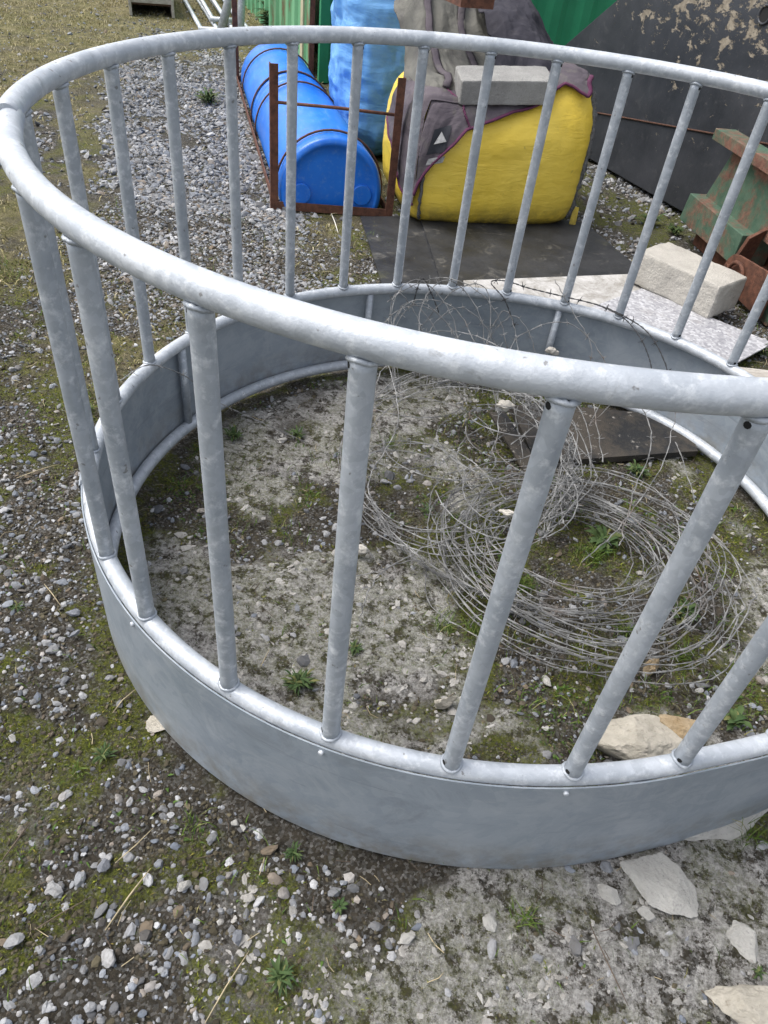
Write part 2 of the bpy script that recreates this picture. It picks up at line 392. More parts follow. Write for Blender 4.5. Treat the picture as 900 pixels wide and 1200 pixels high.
tag(blades('moss', x, y, rng.uniform(.004, .012, n), rng.uniform(.0008, .0019, n), rng.uniform(.2, 1.3, n), MOSS), 'olive and yellow moss in patches between the stones', 'moss', kind='stuff')
x, y = pts(130000, -2.3, 1.9, -1.7, 2.4)
g = fbm(x * 6, y * 6, s=42); m = masks(x, y); ins = sstep(1, .92, np.hypot(x, y))
k = rng.uniform(0, 1, len(x)) < sstep(.53, .66, g) * (0.16 + .3 * ins + .5 * m['grass']) * (1 - .8 * m['gravel']) * (1 - .6 * m['lime']); x, y = x[k], y[k]; n = len(x)
tag(blades('grass', x, y, rng.uniform(.010, .038, n), rng.uniform(.0008, .0016, n), rng.uniform(.3, 1.4, n), GRASS), 'short green grass tufts growing between the stones', 'grass', kind='stuff')
x, y = pts(90000, -1.6, 1.7, -1.6, 1.6); m = masks(x, y); ins = sstep(1, .92, np.hypot(x, y))
k = rng.uniform(0, 1, len(x)) < sstep(.53, .64, fbm(x * 8, y * 8, s=47, o=3)) * (.17 + .50 * ins) * (1 - .7 * m['lime']); x, y = x[k], y[k]; n = len(x)
tag(blades('ground_cover', x, y, rng.uniform(.005, .014, n), rng.uniform(.0016, .0042, n), rng.uniform(.5, 1.8, n), leaf_mat('small_leaves', (.045, .085, .015), (.11, .19, .04), (.20, .20, .06))), 'low green leafy ground cover growing in patches inside the feeder', 'ground cover', kind='stuff')
x, y = pts(420000, -9, 1.0, .2, 15); m = masks(x, y)
k = rng.uniform(0, 1, len(x)) < (m['grass'] * .6 + .02) * sstep(.34, .6, fbm(x * 9, y * 9, s=43, o=3)) * (1 - .9 * m['gravel']); x, y = x[k], y[k]; n = len(x)
tag(blades('weathered_grass', x, y, rng.uniform(.010, .034, n), rng.uniform(.0018, .004, n), rng.uniform(.4, 1.6, n), DRYG), 'yellowing short grass and moss across the far left of the yard', 'grass', kind='stuff')

def G(X, Y, z=0.0):
    v = DV + RV * ((X - 450) / 849.2) - UV * ((Y - 600) / 849.2); return CAM + v * ((z - CAM.z) / v.z)
# ------------------------------------------------------------------ ring feeder
HARM = [0.00879455, 0.02016833, -0.00332014, 0.0017286, -0.00492133, -0.00612636, -0.000743036, -0.003476489]
def rad_(p):
    r = 1.0
    for k in range(4): r += HARM[2 * k] * math.cos((k + 2) * p) + HARM[2 * k + 1] * math.sin((k + 2) * p)
    return r
ZT, ZM, ZB, ZTF, ZMF, ZBF = 1.1009, 0.3309, 0.030, 1.0947, 0.3313, 0.026
def ring_pt(deg, lev, front, dr=0.0, dz=0.0):
    p = math.radians(deg); r = rad_(p)
    w_ = 0.0
    if front: w_ = 1.0 - float(sstep(300, 332, np.array(float(deg)))) if deg > 200 else 0.0
    R_ = (0.98211 * w_ + 1.0 * (1 - w_)) * r + dr
    z = {'t': ZTF * w_ + ZT * (1 - w_), 'm': ZMF * w_ + ZM * (1 - w_), 'b': ZBF * w_ + ZB * (1 - w_)}[lev]
    return Vector((-0.02687 * w_ + R_ * math.cos(p), 0.020368 * w_ + R_ * math.sin(p), z + dz))
fd = thing('ring_feeder', 'large round galvanised cattle ring feeder of tube and sheet steel standing on the yard', 'cattle feeder')
J0, J1 = 209.5, 332
def arc(a, b, lev, front, step=1.5, **kw):
    n = max(2, int(abs(b - a) / step) + 1); return [ring_pt(a + (b - a) * i / (n - 1), lev, front, **kw) for i in range(n)]
for (a, b, fr) in ((J0 + .25, J1 - .12, True), (J1 - 360 + .12, J0 - .25, False)):
    MB().tube(arc(a, b, 't', fr), 0.0204, 22).build('top_rail', GALV, fd)
    MB().tube(arc(a, b, 'm', fr), 0.0182, 18).build('middle_rail', GALV, fd)
    MB().tube(arc(a, b, 'b', fr), 0.0185, 16).build('bottom_rail', GALV, fd)
    s = MB(); n = int((b - a) / 1.5) + 1; vv = []
    for i in range(n):
        d = a + (b - a) * i / (n - 1)
        for dr, z in ((0.0195, 0.006), (0.0225, 0.006), (0.0225, 1), (0.0195, 1)):
            q = ring_pt(d, 'm', fr, dr=dr); q.z = (ZMF if fr else ZM) - 0.004 if z == 1 else z; vv.append(q)
    for k in range(4):
        st = []; 
        for i in range(n): st += [vv[i * 4 + k], vv[i * 4 + (k + 1) % 4]]
        s.add(st, [(i * 2, i * 2 + 1, i * 2 + 3, i * 2 + 2)[::-1] for i in range(n - 1)], k in (1, 3))
    s.build('sheet_panel', SHEET, fd)
bars = [(226, 1), (237.1, 1), (250.5, 1), (262.5, 1), (274.9, 1), (287.3, 1), (299.6, 1), (311.5, 1), (323, 1),
        (-24, 0), (-12, 0), (0, 0), (12, 0), (24, 0), (36, 0), (47.7, 0), (59.7, 0), (71.6, 0), (82.9, 0), (95.3, 0), (107.2, 0), (119.3, 0), (131.2, 0), (143.2, 0), (155, 0), (167, 0), (178.8, 0), (190.8, 0), (203, 0)]
for d, fr in bars:
    a = ring_pt(d, 'm', fr, dz=0.0165); b = ring_pt(d, 't', fr, dz=-0.019)
    o = MB().tube([a + (b - a) * t for t in (0, .02, .33, .66, .98, 1)], [.0162, .0155, .0155, .0155, .0155, .0162], 18)
    for P_, up_ in ((a, 1), (b, -1)):
        bead = []
        for q in range(26):
            an = 2 * PI * q / 26; h_ = .0045 * abs(math.cos(an - math.radians(d))) ** 1.5 * -1
            bead.append(P_ + Vector((math.cos(an) * .0160, math.sin(an) * .0160, up_ * (.003 + h_) + random.gauss(0, .0006))))
        o.tube(bead, [.0030 + random.random() * .0014 for _ in bead], 6, closed=True)
    o = o.build('bar', GALVB, fd)
    # drain holes at the ends, on the side facing along the rail
    tang = (ring_pt(d + 1, 'm', fr) - ring_pt(d - 1, 'm', fr)).normalized(); outw = Vector((math.cos(math.radians(d)), math.sin(math.radians(d)), 0))
    for P, sg, dz in ((b, -1, -.010), (a, -1, .010)):
        s = MB(); c = P + Vector((0, 0, dz)); dirn = (tang * sg + outw * (.55 if fr else -.55)).normalized(); side = dirn.cross(Vector((0, 0, 1)))
        c = c + dirn * .0110
        s.tube([c, c + dirn * .0052], [.0050, .0044], 9); s.build('drain_hole', DARK, o)
for d, fr in ((170, 0), (125, 0), (83.5, 0), (40, 0), (-5, 0), (214, 1), (256, 1), (296, 1)):
    a = ring_pt(d, 'b', fr, dz=.016); b = ring_pt(d, 'm', fr, dz=-.016)
    MB().tube([a, b], .0125, 12, flat=1.1).build('strut', GALVB, fd)
for d in (236, 262.2, 286.8, 311):
    q = ring_pt(d, 'm', True, dr=.0225, dz=-.016); ow = Vector((math.cos(math.radians(d)), math.sin(math.radians(d)), 0))
    MB().tube([q - ow * .002, q + ow * .004, q + ow * .0055], [.0052, .0052, .003], 8).build('rivet', GALV, fd)

# ------------------------------------------------------------------ barbed wire
def wire_mat():
    k = NT('barbed_wire'); n = k.noise(9, 5, .7)
    c = k.mix(k.mapr(n, .35, .65), (0.12, 0.12, 0.12), (0.36, 0.36, 0.355)); c = k.mix(k.mapr(k.noise(5, 4), .6, .75), c, (0.13, .08, .05))
    k.col(c).set(metal=.35, rough=.6); return k.m
WIRE = wire_mat(); WOOL = flat('sheep_wool', (0.48, 0.45, 0.40), .95, 0, .2, 60, .004)
DWIRE = flat('dark_wire', (0.06, 0.06, 0.062), .6, .3, .3, 30)
def wire_strand(mb, pts_, r=.00098, barbs=True, bgap=.095, k=4):
    """two wires twisted together with four-point barbs"""
    P = [Vector(p) for p in pts_]
    # resample
    out = [P[0]]
    for a, b in zip(P, P[1:]):
        n = max(1, int((b - a).length / .018))
        for i in range(1, n + 1): out.append(a + (b - a) * i / n)
    N = len(out); A = []; B = []
    for i, p in enumerate(out):
        t = (out[min(i + 1, N - 1)] - out[max(i - 1, 0)]).normalized(); u = t.cross(Vector((.3, .2, 1))).normalized(); v = t.cross(u)
        an = i * 1.45; o = (u * math.cos(an) + v * math.sin(an)) * r * 1.15; A.append(p + o); B.append(p - o)
    mb.tube(A, r, k, caps=False); mb.tube(B, r, k, caps=False)
    if barbs:
        acc = random.random() * bgap
        for i in range(1, N):
            acc += (out[i] - out[i - 1]).length
            if acc > bgap:
                acc = 0; t = (out[i] - out[i - 1]).normalized(); u = t.orthogonal().normalized(); v = t.cross(u); ph = random.random() * PI
                mb.tube([out[i] - t * .005, out[i] + t * .005], r * 2.3, 4, caps=False)
                for s_ in (0, 1, 2, 3):
                    an = ph + s_ * PI / 2 + random.uniform(-.3, .3); dr = (u * math.cos(an) + v * math.sin(an) + t * random.uniform(-.5, .5)).normalized()
                    mb.tube([out[i], out[i] + dr * random.uniform(.013, .020)], [r * 1.2, r * .7], 3, caps=False)
def coil(cx, cy, cz, ra, rb, turns, tilt, tdir, hz, name, label, rmin=0.75, seed=1, a0=0, frac=1.0, jit=.02, parent=None):
    rnd = random.Random(seed); mb = MB(); pts_ = []
    state = dict(r=rnd.uniform(rmin, 1), z=rnd.uniform(0, hz), dx=0, dy=0)
    for t_ in range(turns):
        nxt = dict(r=rnd.uniform(rmin, 1.03), z=rnd.uniform(0, hz) , dx=rnd.gauss(0, jit), dy=rnd.gauss(0, jit))
        tl = rnd.gauss(0, .05); td = rnd.uniform(0, 2 * PI)
        for i in range(44):
            f_ = i / 44; an = a0 + 2 * PI * f_
            s_ = f_ * f_ * (3 - 2 * f_); g = {q: state[q] * (1 - s_) + nxt[q] * s_ for q in state}
            wob = 1 + .03 * math.sin(3 * an + t_ * 1.7) + .02 * math.sin(5 * an + t_ * 2.3) + rnd.gauss(0, .004)
            X = math.cos(an) * ra * g['r'] * wob; Y = math.sin(an) * rb * g['r'] * wob
            Z = g['z'] + tl * (X * math.cos(td) + Y * math.sin(td)) * .5 + rnd.gauss(0, .0012)
            Z += tilt * (X * math.cos(tdir) + Y * math.sin(tdir))
            pts_.append((cx + X + g['dx'], cy + Y + g['dy'], max(.008, cz + Z)))
        state = nxt
    wire_strand(mb, pts_)
    return mb
mb = coil(.32, -.05, .012, .43, .36, 21, 0, 0, .14, '', '', rmin=.52, seed=3, jit=.028)
cw = thing('barbed_wire_coil', 'big flat coil of grey barbed wire lying on weeds inside the feeder ring', 'barbed wire')
mb.build('wire_loops', WIRE, cw)
mb2 = coil(.23, -.04, .02, .36, .29, 8, .05, 1, .10, '', '', rmin=.45, seed=9, jit=.07); mb2.build('loose_loops', WIRE, cw)
# second coil, leaning, upper left
mb = coil(-.10, .20, .13, .36, .35, 6, .30, 1.2, .06, '', '', rmin=.80, seed=5, jit=.03)
c2 = thing('leaning_wire_coil', 'thinner barbed wire coil propped up behind and left of the big flat coil', 'barbed wire')
mb.build('wire_loops', WIRE, c2)
mb = MB()
for i in range(16):      # dense hank on its right side
    rnd = random.Random(60 + i); P = []
    for j in range(22):
        an = math.radians(118 - j * 7.2 + rnd.uniform(-3, 3)); rr = .33 + rnd.uniform(-.035, .035)
        P.append((-.08 + rr * math.cos(an), .22 + rr * math.sin(an) * .95 + rnd.gauss(0, .006), .10 + .09 * math.sin(an) + rnd.uniform(0, .05)))
    wire_strand(mb, P, bgap=.08)
mb.build('wire_hank', WIRE, c2); mb = MB()
for i in range(6):
    rnd = random.Random(90 + i); P = []
    for j in range(24):
        t = j / 23; an = math.radians(205 + 100 * t); rr = .40 + rnd.gauss(0, .004) + (i - 4) * .006 * math.sin(t * PI)
        P.append((.12 + rr * math.cos(an) * 1.15, .13 + rr * math.sin(an), .03 + .012 * i * (1 - .5 * t) + rnd.gauss(0, .003)))
    wire_strand(mb, P, bgap=.08)
mb.build('lower_hank', WIRE, cw)
def bez(pts_, n=14):
    P = [Vector(p) for p in pts_]; out = []
    for i in range(len(P) - 1):
        p0 = P[max(i - 1, 0)]; p1 = P[i]; p2 = P[i + 1]; p3 = P[min(i + 2, len(P) - 1)]
        for k in range(n):
            t = k / n; out.append(0.5 * ((2 * p1) + (p2 - p0) * t + (2 * p0 - 5 * p1 + 4 * p2 - p3) * t * t + (3 * p1 - p0 - 3 * p2 + p3) * t ** 3))
    out.append(P[-1]); return out
def rp(deg, dr, z): 
    p = math.radians(deg); r = rad_(p) + dr; return (r * math.cos(p), r * math.sin(p), z)
loose = [
    [rp(122, -.04, .30), rp(116, -.03, .36), rp(110, -.10, .42), rp(102, -.16, .40), rp(95, -.2, .30), rp(90, -.3, .15), (.1, .35, .08)],
    [rp(126, -.2, .22), rp(119, -.12, .33), rp(110, -.15, .35), rp(104, -.25, .30), (-.02, .45, .18), (0, .3, .1)],
    [rp(130, -.18, .16), rp(122, -.1, .28), rp(114, -.08, .30), rp(106, -.12, .22), rp(100, -.3, .1)],
    [rp(114, -.06, .2), rp(108, -.05, .34), rp(101, -.02, .37), rp(98, -.10, .28), rp(99, -.3, .12)],
    [rp(86, .0, .42), rp(80, -.06, .34), rp(74, -.12, .27), rp(70, -.2, .16), (.35, .4, .1)],
    [rp(120, -.3, .3), (-.42, .45, .22), (-.40, .25, .12), (-.34, .05, .05), (-.22, -.08, .03), (-.05, -.12, .04)],
    [(-.46, .5, .25), (-.45, .3, .2), (-.38, .1, .12), (-.36, -.1, .06), (-.25, -.2, .02)],
    [(-.44, .55, .2), (-.38, .38, .28), (-.3, .2, .2), (-.33, 0, .1), (-.20, -.14, .05)],
    [(.05, .35, .12), (.22, .50, .24), (.38, .52, .28), (.46, .38, .24), (.42, .15, .18), (.40, -.02, .12)],
    [(.30, .60, .10), (.42, .64, .30), (.50, .52, .34), (.50, .3, .22), (.40, .05, .15), (.30, -.12, .12)],
    [(-.1, -.2, .03), (-.06, -.32, .02), (.12, -.40, .03), (.30, -.40, .04), (.42, -.34, .03)],
    [(-.3, -.3, .02), (-.2, -.25, .05), (-.1, -.15, .08), (.02, -.1, .12)],
    [(-.22, -.45, .01), (-.23, -.35, .04), (-.2, -.25, .05), (-.12, -.2, .06)],
    [(.62, .3, .05), (.70, .1, .1), (.66, -.1, .09), (.52, -.25, .04)],
    [(.55, .45, .2), (.60, .30, .16), (.68, .15, .06), (.72, 0, .02)],
]
rnd = random.Random(77)
for i in range(9):
    d0 = rnd.uniform(92, 132); d1 = d0 - rnd.uniform(8, 26); zz = rnd.uniform(.2, .34)
    loose.append([rp(d0, -.30, zz * .4), rp(d0 - 2, -.12, zz), rp((d0 + d1) / 2, -.07, zz + .08), rp(d1, -.14, zz * .9), rp(d1 - 3, -.30, zz * .3)])
mb = MB()
for P in loose: wire_strand(mb, [v + Vector((random.gauss(0, .002), random.gauss(0, .002), 0)) for v in bez(P, 8)], bgap=.08)
for i in range(18):
    rnd = random.Random(i + 200); a = rnd.uniform(0, 2 * PI); c = Vector((rnd.uniform(-.35, .2), rnd.uniform(.0, .5), rnd.uniform(.03, .2)))
    r0 = rnd.uniform(.1, .26); tl = rnd.uniform(-.5, .5); P = []
    for j in range(14):
        an = a + j * .27; P.append(c + Vector((math.cos(an) * r0, math.sin(an) * r0, abs(tl) * .2 + math.sin(an) * r0 * tl * .6)))
    P = [Vector((p.x, p.y, max(.01, p.z))) for p in P]; wire_strand(mb, P, bgap=.08)
tw = thing('barbed_wire_tangle', 'loose tangle of barbed wire strands rising from the coils towards the far rim', 'barbed wire')
mb.build('wire_strands', WIRE, tw)
mb = MB()
for P in ([rp(116, -.04, .28), rp(114.5, -.025, .38), rp(112, -.03, .33), rp(110, -.06, .27)],
          [rp(92, -.045, .24), rp(95.5, -.03, .33), rp(99, .0, .375), rp(96, .02, .38), rp(91, .0, .375), rp(84, -.01, .372), rp(76, -.015, .372), rp(70, -.02, .36), rp(64, -.045, .34), rp(58, -.07, .27), rp(55, -.09, .2)],
          [rp(76, -.02, .375), rp(70, -.035, .36), rp(65, -.06, .32), rp(61, -.08, .26), rp(58.5, -.1, .2)]):
    wire_strand(mb, bez(P, 10), r=.0014, bgap=.1)
dk = mb.build('dark_barbed_strand', DWIRE); tag(dk, 'dark barbed wire strand looped over the far middle rail', 'barbed wire')
mb = MB(); wire_strand(mb, bez([rp(186, .02, .352), rp(181, -.02, .36), rp(174, -.06, .27), rp(170, -.10, .17), rp(164, -.22, .08), rp(158, -.35, .02)], 10))
tag(mb.build('single_wire_strand', WIRE), 'single barbed strand running down from the left rim of the feeder', 'barbed wire')
mb = MB(); wire_strand(mb, bez([rp(37, -.03, .33), rp(36, -.05, .27), rp(35, -.06, .2)], 6), bgap=.04)
tag(mb.build('short_wire_end', flat('pale_wire', (.5, .48, .40), .6)), 'short pale wire end dangling inside the right side of the ring', 'barbed wire')
def lump(c, r, seed, n=3, sq=(1, 1, 1), amp=.6, fr=1.5):
    v, f = ico(n); d = 1 + (fbm(v[:, 0] * fr + seed * 3.1 + 9, v[:, 1] * fr + 9, v[:, 2] * fr + 9, s=seed) - .5) * amp * 2
    v = v * d[:, None] * np.array(sq) * r + np.array(c); return v, f
for i, (c, r) in enumerate((((-.35, -.06, .07), .016), ((-.30, -.20, .04), .015), ((.0, .46, .19), .017), ((.12, .88, .20), .014), ((.08, -.05, .17), .012))):
    v, f = lump(c, r, i + 3, 3, (1.6, .8, .9), .7); npmesh('wool_tuft', v, f, WOOL, (cw if i in (1, 4) else c2 if i in (0, 2) else tw), smooth=True)

# ------------------------------------------------------------------ rusty rack with blue half barrels
RUST = NT('rusty_iron'); k = RUST
k.col(k.mix(k.mapr(k.noise(30, 6, .75), .35, .65), (0.060, 0.025, 0.016), (0.165, 0.068, 0.040))).set(rough=.85).bump(k.noise(90, 5, .7), .002); RUST = k.m
A0 = Vector((-1.483, 2.254, 0)); B0 = Vector((-.881, 2.452, 0)); Mid = (A0 + B0) / 2
rk_ang = math.atan2(B0.y - A0.y, B0.x - A0.x) + .15        # local x across, local y away from camera
rk_ang = math.atan2(.4532, .8914)
rk = thing('rusty_rack', 'long rusty angle iron rack with upright legs holding the blue half barrels', 'metal rack', Mid, rk_ang)
HW = .315; LEN = 3.05
def slant(t):  # small skew so the front rail follows the photo
    return 0
fy = [-.045, .05]   # front rail skew: left end, right end (local y)
s = MB(); s.add([(-HW, -.045 * -1 - .0, 0)] * 0, [])
def bar3(mb, a, b, w_, h_):
    a = Vector(a); b = Vector(b); d = (b - a).normalized(); up = Vector((0, 0, 1)) if abs(d.z) < .9 else Vector((0, 1, 0)); sd_ = d.cross(up).normalized(); u = sd_.cross(d)
    v = []
    for p in (a, b):
        for i, j in ((-1, -1), (1, -1), (1, 1), (-1, 1)): v.append(p + sd_ * i * w_ / 2 + u * j * h_ / 2)
    mb.add(v, [(0, 1, 2, 3)[::-1], (4, 5, 6, 7), (0, 1, 5, 4), (1, 2, 6, 5), (2, 3, 7, 6), (3, 0, 4, 7)])
FL, FR_ = (-HW, .05, 0), (HW, -.045, 0)
s = MB(); bar3(s, (-HW, .045, .022), (HW, -.045, .022), .006, .044); bar3(s, (-HW, .065, .003), (HW, -.025, .003), .036, .006); s.build('front_rail', RUST, rk)
for sx, y0 in ((-HW, .045), (HW, -.045)):
    s = MB(); bar3(s, (sx, y0, .02), (sx, LEN, .02), .006, .040); s.build('side_rail', RUST, rk)
for sx, y0, h_ in ((-HW, .045, .70), (HW, -.045, .69), (-HW, LEN, .75), (HW, LEN, .75)):
    s = MB(); bar3(s, (sx, y0, .0), (sx, y0, h_), .042, .006); bar3(s, (sx + (.018 if sx > 0 else -.018), y0 + .02, 0), (sx + (.018 if sx > 0 else -.018), y0 + .02, h_), .006, .036); s.build('leg', RUST, rk)
MB().tube([(-HW, .05, .53), (0, .0, .53), (HW, -.04, .52)], .008, 8).build('cross_rod', RUST, rk)
s = MB(); bar3(s, (-HW, LEN, .70), (HW, LEN, .70), .03, .03); s.build('end_rail', RUST, rk)
s = MB(); bar3(s, (-HW, LEN, .02), (HW, LEN, .02), .006, .04); s.build('end_rail', RUST, rk)
def topz(y): return .385 - .052 * min(y, 1.6) / 1.6 - .012 * max(0, y - 1.6)
def arch(y, r=.288, dz=0, n=26, lo=-18):
    zt = topz(y); out = []
    for i in range(n + 1):
        a = math.radians(lo + (180 - 2 * lo) * i / n); out.append((r * math.cos(a), y, max(.008, (zt - r) + dz + r * math.sin(a)) if True else 0))
    return out
for y in (.13, 1.42, 1.78, 2.6):
    MB().tube(arch(y, .300, .012), .0062, 6).build('hoop', RUST, rk)
def blue_mat():
    k = NT('blue_plastic'); n = k.noise(4, 4, .6)
    c = k.mix(k.mapr(n, .3, .7), (0.010, 0.14, 0.62), (0.016, 0.20, 0.74))
    c = k.mix(k.mapr(k.noise(2, 7, .75, co=k.scaled(14, 3, 14)), .52, .72, 0, .5), c, (.16, .32, .62)); c = k.mix(k.mapr(k.noise(11, 7, .8), .58, .7, 0, .35), c, (.20, .20, .18))
    k.col(c).set(rough=k.mapr(n, .3, .7, .28, .42), spec=.5).bump(k.noise(5, 2), .01, .4); return k.m
BLUE = blue_mat()
def barrel(y0, y1, ribs, name, label):
    b = thing(name, label, 'barrel', Mid + Matrix.Rotation(rk_ang, 3, 'Z') @ Vector((0, y0, 0)), rk_ang, 'blue half barrels in the rack')
    prof = [(y0, .258), (y0 + .004, .272), (y0 + .02, .282), (y0 + .035, .284)]
    ys = np.linspace(y0 + .05, y1 - .05, 24)
    for y in ys:
        prof.append((y, .286))
    for rb in ribs:
        prof += [(rb - .03, .286), (rb - .02, .277), (rb + .02, .277), (rb + .03, .286), (rb + .05, .292), (rb + .08, .292), (rb + .09, .286)]
    prof = sorted(prof) + [(y1 - .02, .284), (y1 - .004, .278), (y1, .262)]
    vv = []; n = 40
    for y, r in prof: vv += [(p[0], p[1] - y0, p[2]) for p in arch(y, r, (r - .286), n)]
    m_ = n + 1
    ff = [(i * m_ + k, i * m_ + k + 1, (i + 1) * m_ + k + 1, (i + 1) * m_ + k) for i in range(len(prof) - 1) for k in range(n)]
    MB().add(vv, ff, True).build('shell', BLUE, b)
    # recessed end faces with stepped rim and bung bosses
    for yy, sg in ((y0, 1), (y1, -1)):
        vv = []; steps = [(.258, 0), (.250, -.002), (.243, .018), (.20, .020), (.10, .020), (.01, .020)]
        for r, dy in steps:
            zt = topz(yy) - .286
            for i in range(n + 1):
                a = math.radians(-18 + 216 * i / n); q_ = r / .258; vv.append((.258 * math.cos(a) * q_, yy - y0 + sg * dy, .008 + (max(.008, zt + .258 * math.sin(a)) - .008) * q_))
        ff = [(i * m_ + k, i * m_ + k + 1, (i + 1) * m_ + k + 1, (i + 1) * m_ + k) for i in range(len(steps) - 1) for k in range(n)]
        if sg > 0: ff = [f[::-1] for f in ff]
        MB().add(vv, ff, True).build('end_face', BLUE, b)
    for sx in (-1, 1):
        a = MB(); z = max(.05, topz(y0) - .286 - .01)
        a.tube([(sx * .17, .026, z - .0), (sx * .17, .004, z - .0)], [.060, .052], 20); a.build('bung', BLUE, b)
barrel(.03, 1.60, [1.46], 'blue_half_barrel', 'glossy blue half barrel at the near end of the rusty rack')
barrel(1.605, LEN - .03, [1.70], 'blue_half_barrel', 'blue half barrel at the far end of the rusty rack, partly behind the rail')

# ------------------------------------------------------------------ bulk bags
def fabric_bag(k_, c0, c1, dirt=None, dcol=(.25, .2, .1)):
    k = NT(k_); n = k.noise(2.5, 6, .65)
    c = k.mix(k.mapr(n, .3, .7), c0, c1)
    wv = k.noise(1, 4, .6, 1.5, co=k.scaled(4, 4, 16))
    c = k.mix(k.mapr(k.noise(22, 6, .75, .5), .6, .8, 0, .4), c, dcol)
    k.col(c).set(rough=.42, spec=.45).bump(wv, .012, .5).bump(k.noise(230, 2, .5), .0008, .6)
    k.bump(k.noise(1, 6, .7, 1.2, co=k.scaled(12, 12, 24)), .006, .6); return k, c
ky, cy_ = fabric_bag('yellow_woven_plastic', (0.74, 0.52, 0.045), (0.86, 0.64, 0.10), dcol=(.42, .33, .08))
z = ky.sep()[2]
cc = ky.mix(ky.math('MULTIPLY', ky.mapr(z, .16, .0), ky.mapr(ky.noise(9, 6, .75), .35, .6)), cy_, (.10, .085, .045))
cc = ky.mix(ky.mapr(ky.noise(16, 7, .8, 1.0), .62, .69, 0, .6), cc, (.10, .08, .05))
cc = ky.mix(ky.mapr(ky.noise(7, 6, .8, 1.0), .70, .72, 0, .7), cc, (.75, .72, .62))
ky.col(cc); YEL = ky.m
kb, cb = fabric_bag('blue_woven_plastic', (0.09, 0.28, 0.62), (0.18, 0.42, 0.74), dcol=(.3, .42, .55)); kb.col(cb); BAGB = kb.m
FRAY = flat('frayed_grey_seam', (.11, .11, .11), .95, 0, .6, 70, .006)
def superbox(a, b, c, n=5.0, N=70):
    """cube-sphere superellipsoid as numpy grid faces -> verts, quads"""
    V = []; F = []; t = np.tan(np.linspace(-1, 1, N) * PI / 4)
    for ax in range(3):
        for sg in (-1, 1):
            u, v = np.meshgrid(t, t); w_ = np.full_like(u, sg)
            P = [None] * 3; P[ax] = w_; P[(ax + 1) % 3] = u * sg; P[(ax + 2) % 3] = v
            P = np.stack(P, -1).reshape(-1, 3); o = sum(len(q) for q in V)
            V.append(P); i = np.arange(N * N).reshape(N, N) + o
            F.append(np.stack([i[:-1, :-1], i[:-1, 1:], i[1:, 1:], i[1:, :-1]], -1).reshape(-1, 4))
    return np.concatenate(V), np.concatenate(F)
def sproj(P, a, b, c, n):
    k = (np.abs(P) ** n).sum(1) ** (-1 / n); return P * k[:, None] * np.array([a, b, c])
def bag_shape(P, a, b, c, n, bulge, seed, wr):
    """P on cube -> bag surface, local coords, base at z=0"""
    Q = sproj(P, a, b, c, n); u = P / np.abs(P).max(1)[:, None]
    zz = u[:, 2]
    bl = bulge * (1 - zz ** 2)
    Q[:, 1] += np.sign(u[:, 1]) * (np.abs(u[:, 1]) > .0) * bl * np.abs(u[:, 1]) ** 3 * (1 - u[:, 0] ** 2 * .7)
    Q[:, 0] += u[:, 0] ** 3 * bl * .4 * (1 - u[:, 1] ** 2 * .7)
    top = sstep(.2, 1, zz)
    Q[:, 0] *= 1 - .05 * top; Q[:, 1] *= 1 - .10 * top
    nrm = u / np.linalg.norm(u, axis=1)[:, None]
    w1 = fbm(Q[:, 0] * 3 + 9, Q[:, 1] * 3 + 9, Q[:, 2] * 9 + 9, s=seed, o=4) - .5
    w2 = np.abs(fbm(Q[:, 0] * 6 + 3, Q[:, 1] * 6 + 3, Q[:, 2] * 3 + 3, s=seed + 5, o=3) - .5)
    Q = Q + nrm * (w1 * wr + w2 * wr * 1.0)[:, None]
    if seed == 71: Q[:, 2] -= .065 * np.exp(-((Q[:, 0] + .08) / .30) ** 4) * sstep(.3, 1, zz) * sstep(.35, -.1, Q[:, 1])
    Q[:, 2] = (Q[:, 2] + c) * (1 + (.10 if seed == 71 else 0) * Q[:, 0] / a)
    Q[:, 2] = np.where(Q[:, 2] < .02, .006 + Q[:, 2] * .3 * (Q[:, 2] > 0), Q[:, 2])
    return Q
# yellow bag: local x along the front, local y away, origin mid front base
YA = Vector((-.76, 2.40, 0)); YB = Vector((.12, 2.84, 0)); ex = (YB - YA).normalized(); yang = math.atan2(ex.y, ex.x)
BW, BD, BH = .50, .42, .355
yc = (YA + YB) / 2 + Vector((-ex.y, ex.x, 0)) * (BD - .05)
yb = thing('yellow_bulk_bag', 'full yellow woven bulk bag with grey frayed seams standing on black rubber mats', 'bulk bag', yc, yang)
P, F = superbox(BW, BD, BH); Q = bag_shape(P, BW, BD, BH, 8.0, .040, 71, .020)
npmesh('bag_body', Q, F, YEL, yb, smooth=True, k=4)
def bagpt(px, py, pz, off=0.0, dims=(BW, BD, BH, 8.0, .040, 71, .020)):
    q = bag_shape(np.array([[px, py, pz]], float), *dims)[0]; u = np.array([px, py, pz]); u = u / np.linalg.norm(u); return Vector(q + u * off)
for nm, sx in (('left', -1), ('right', 1)):
    P_ = [bagpt(sx * (.93 if sx < 0 else .985), -1 if sx < 0 else -.97, t, .006) for t in np.linspace(-.93, .97, 30)]
    s = MB(); s.tube([p + Vector((random.gauss(0, .003), random.gauss(0, .003), 0)) for p in P_], [.009 + random.random() * .008 for _ in P_], 7, flat=.6); s.build('seam', FRAY, yb)
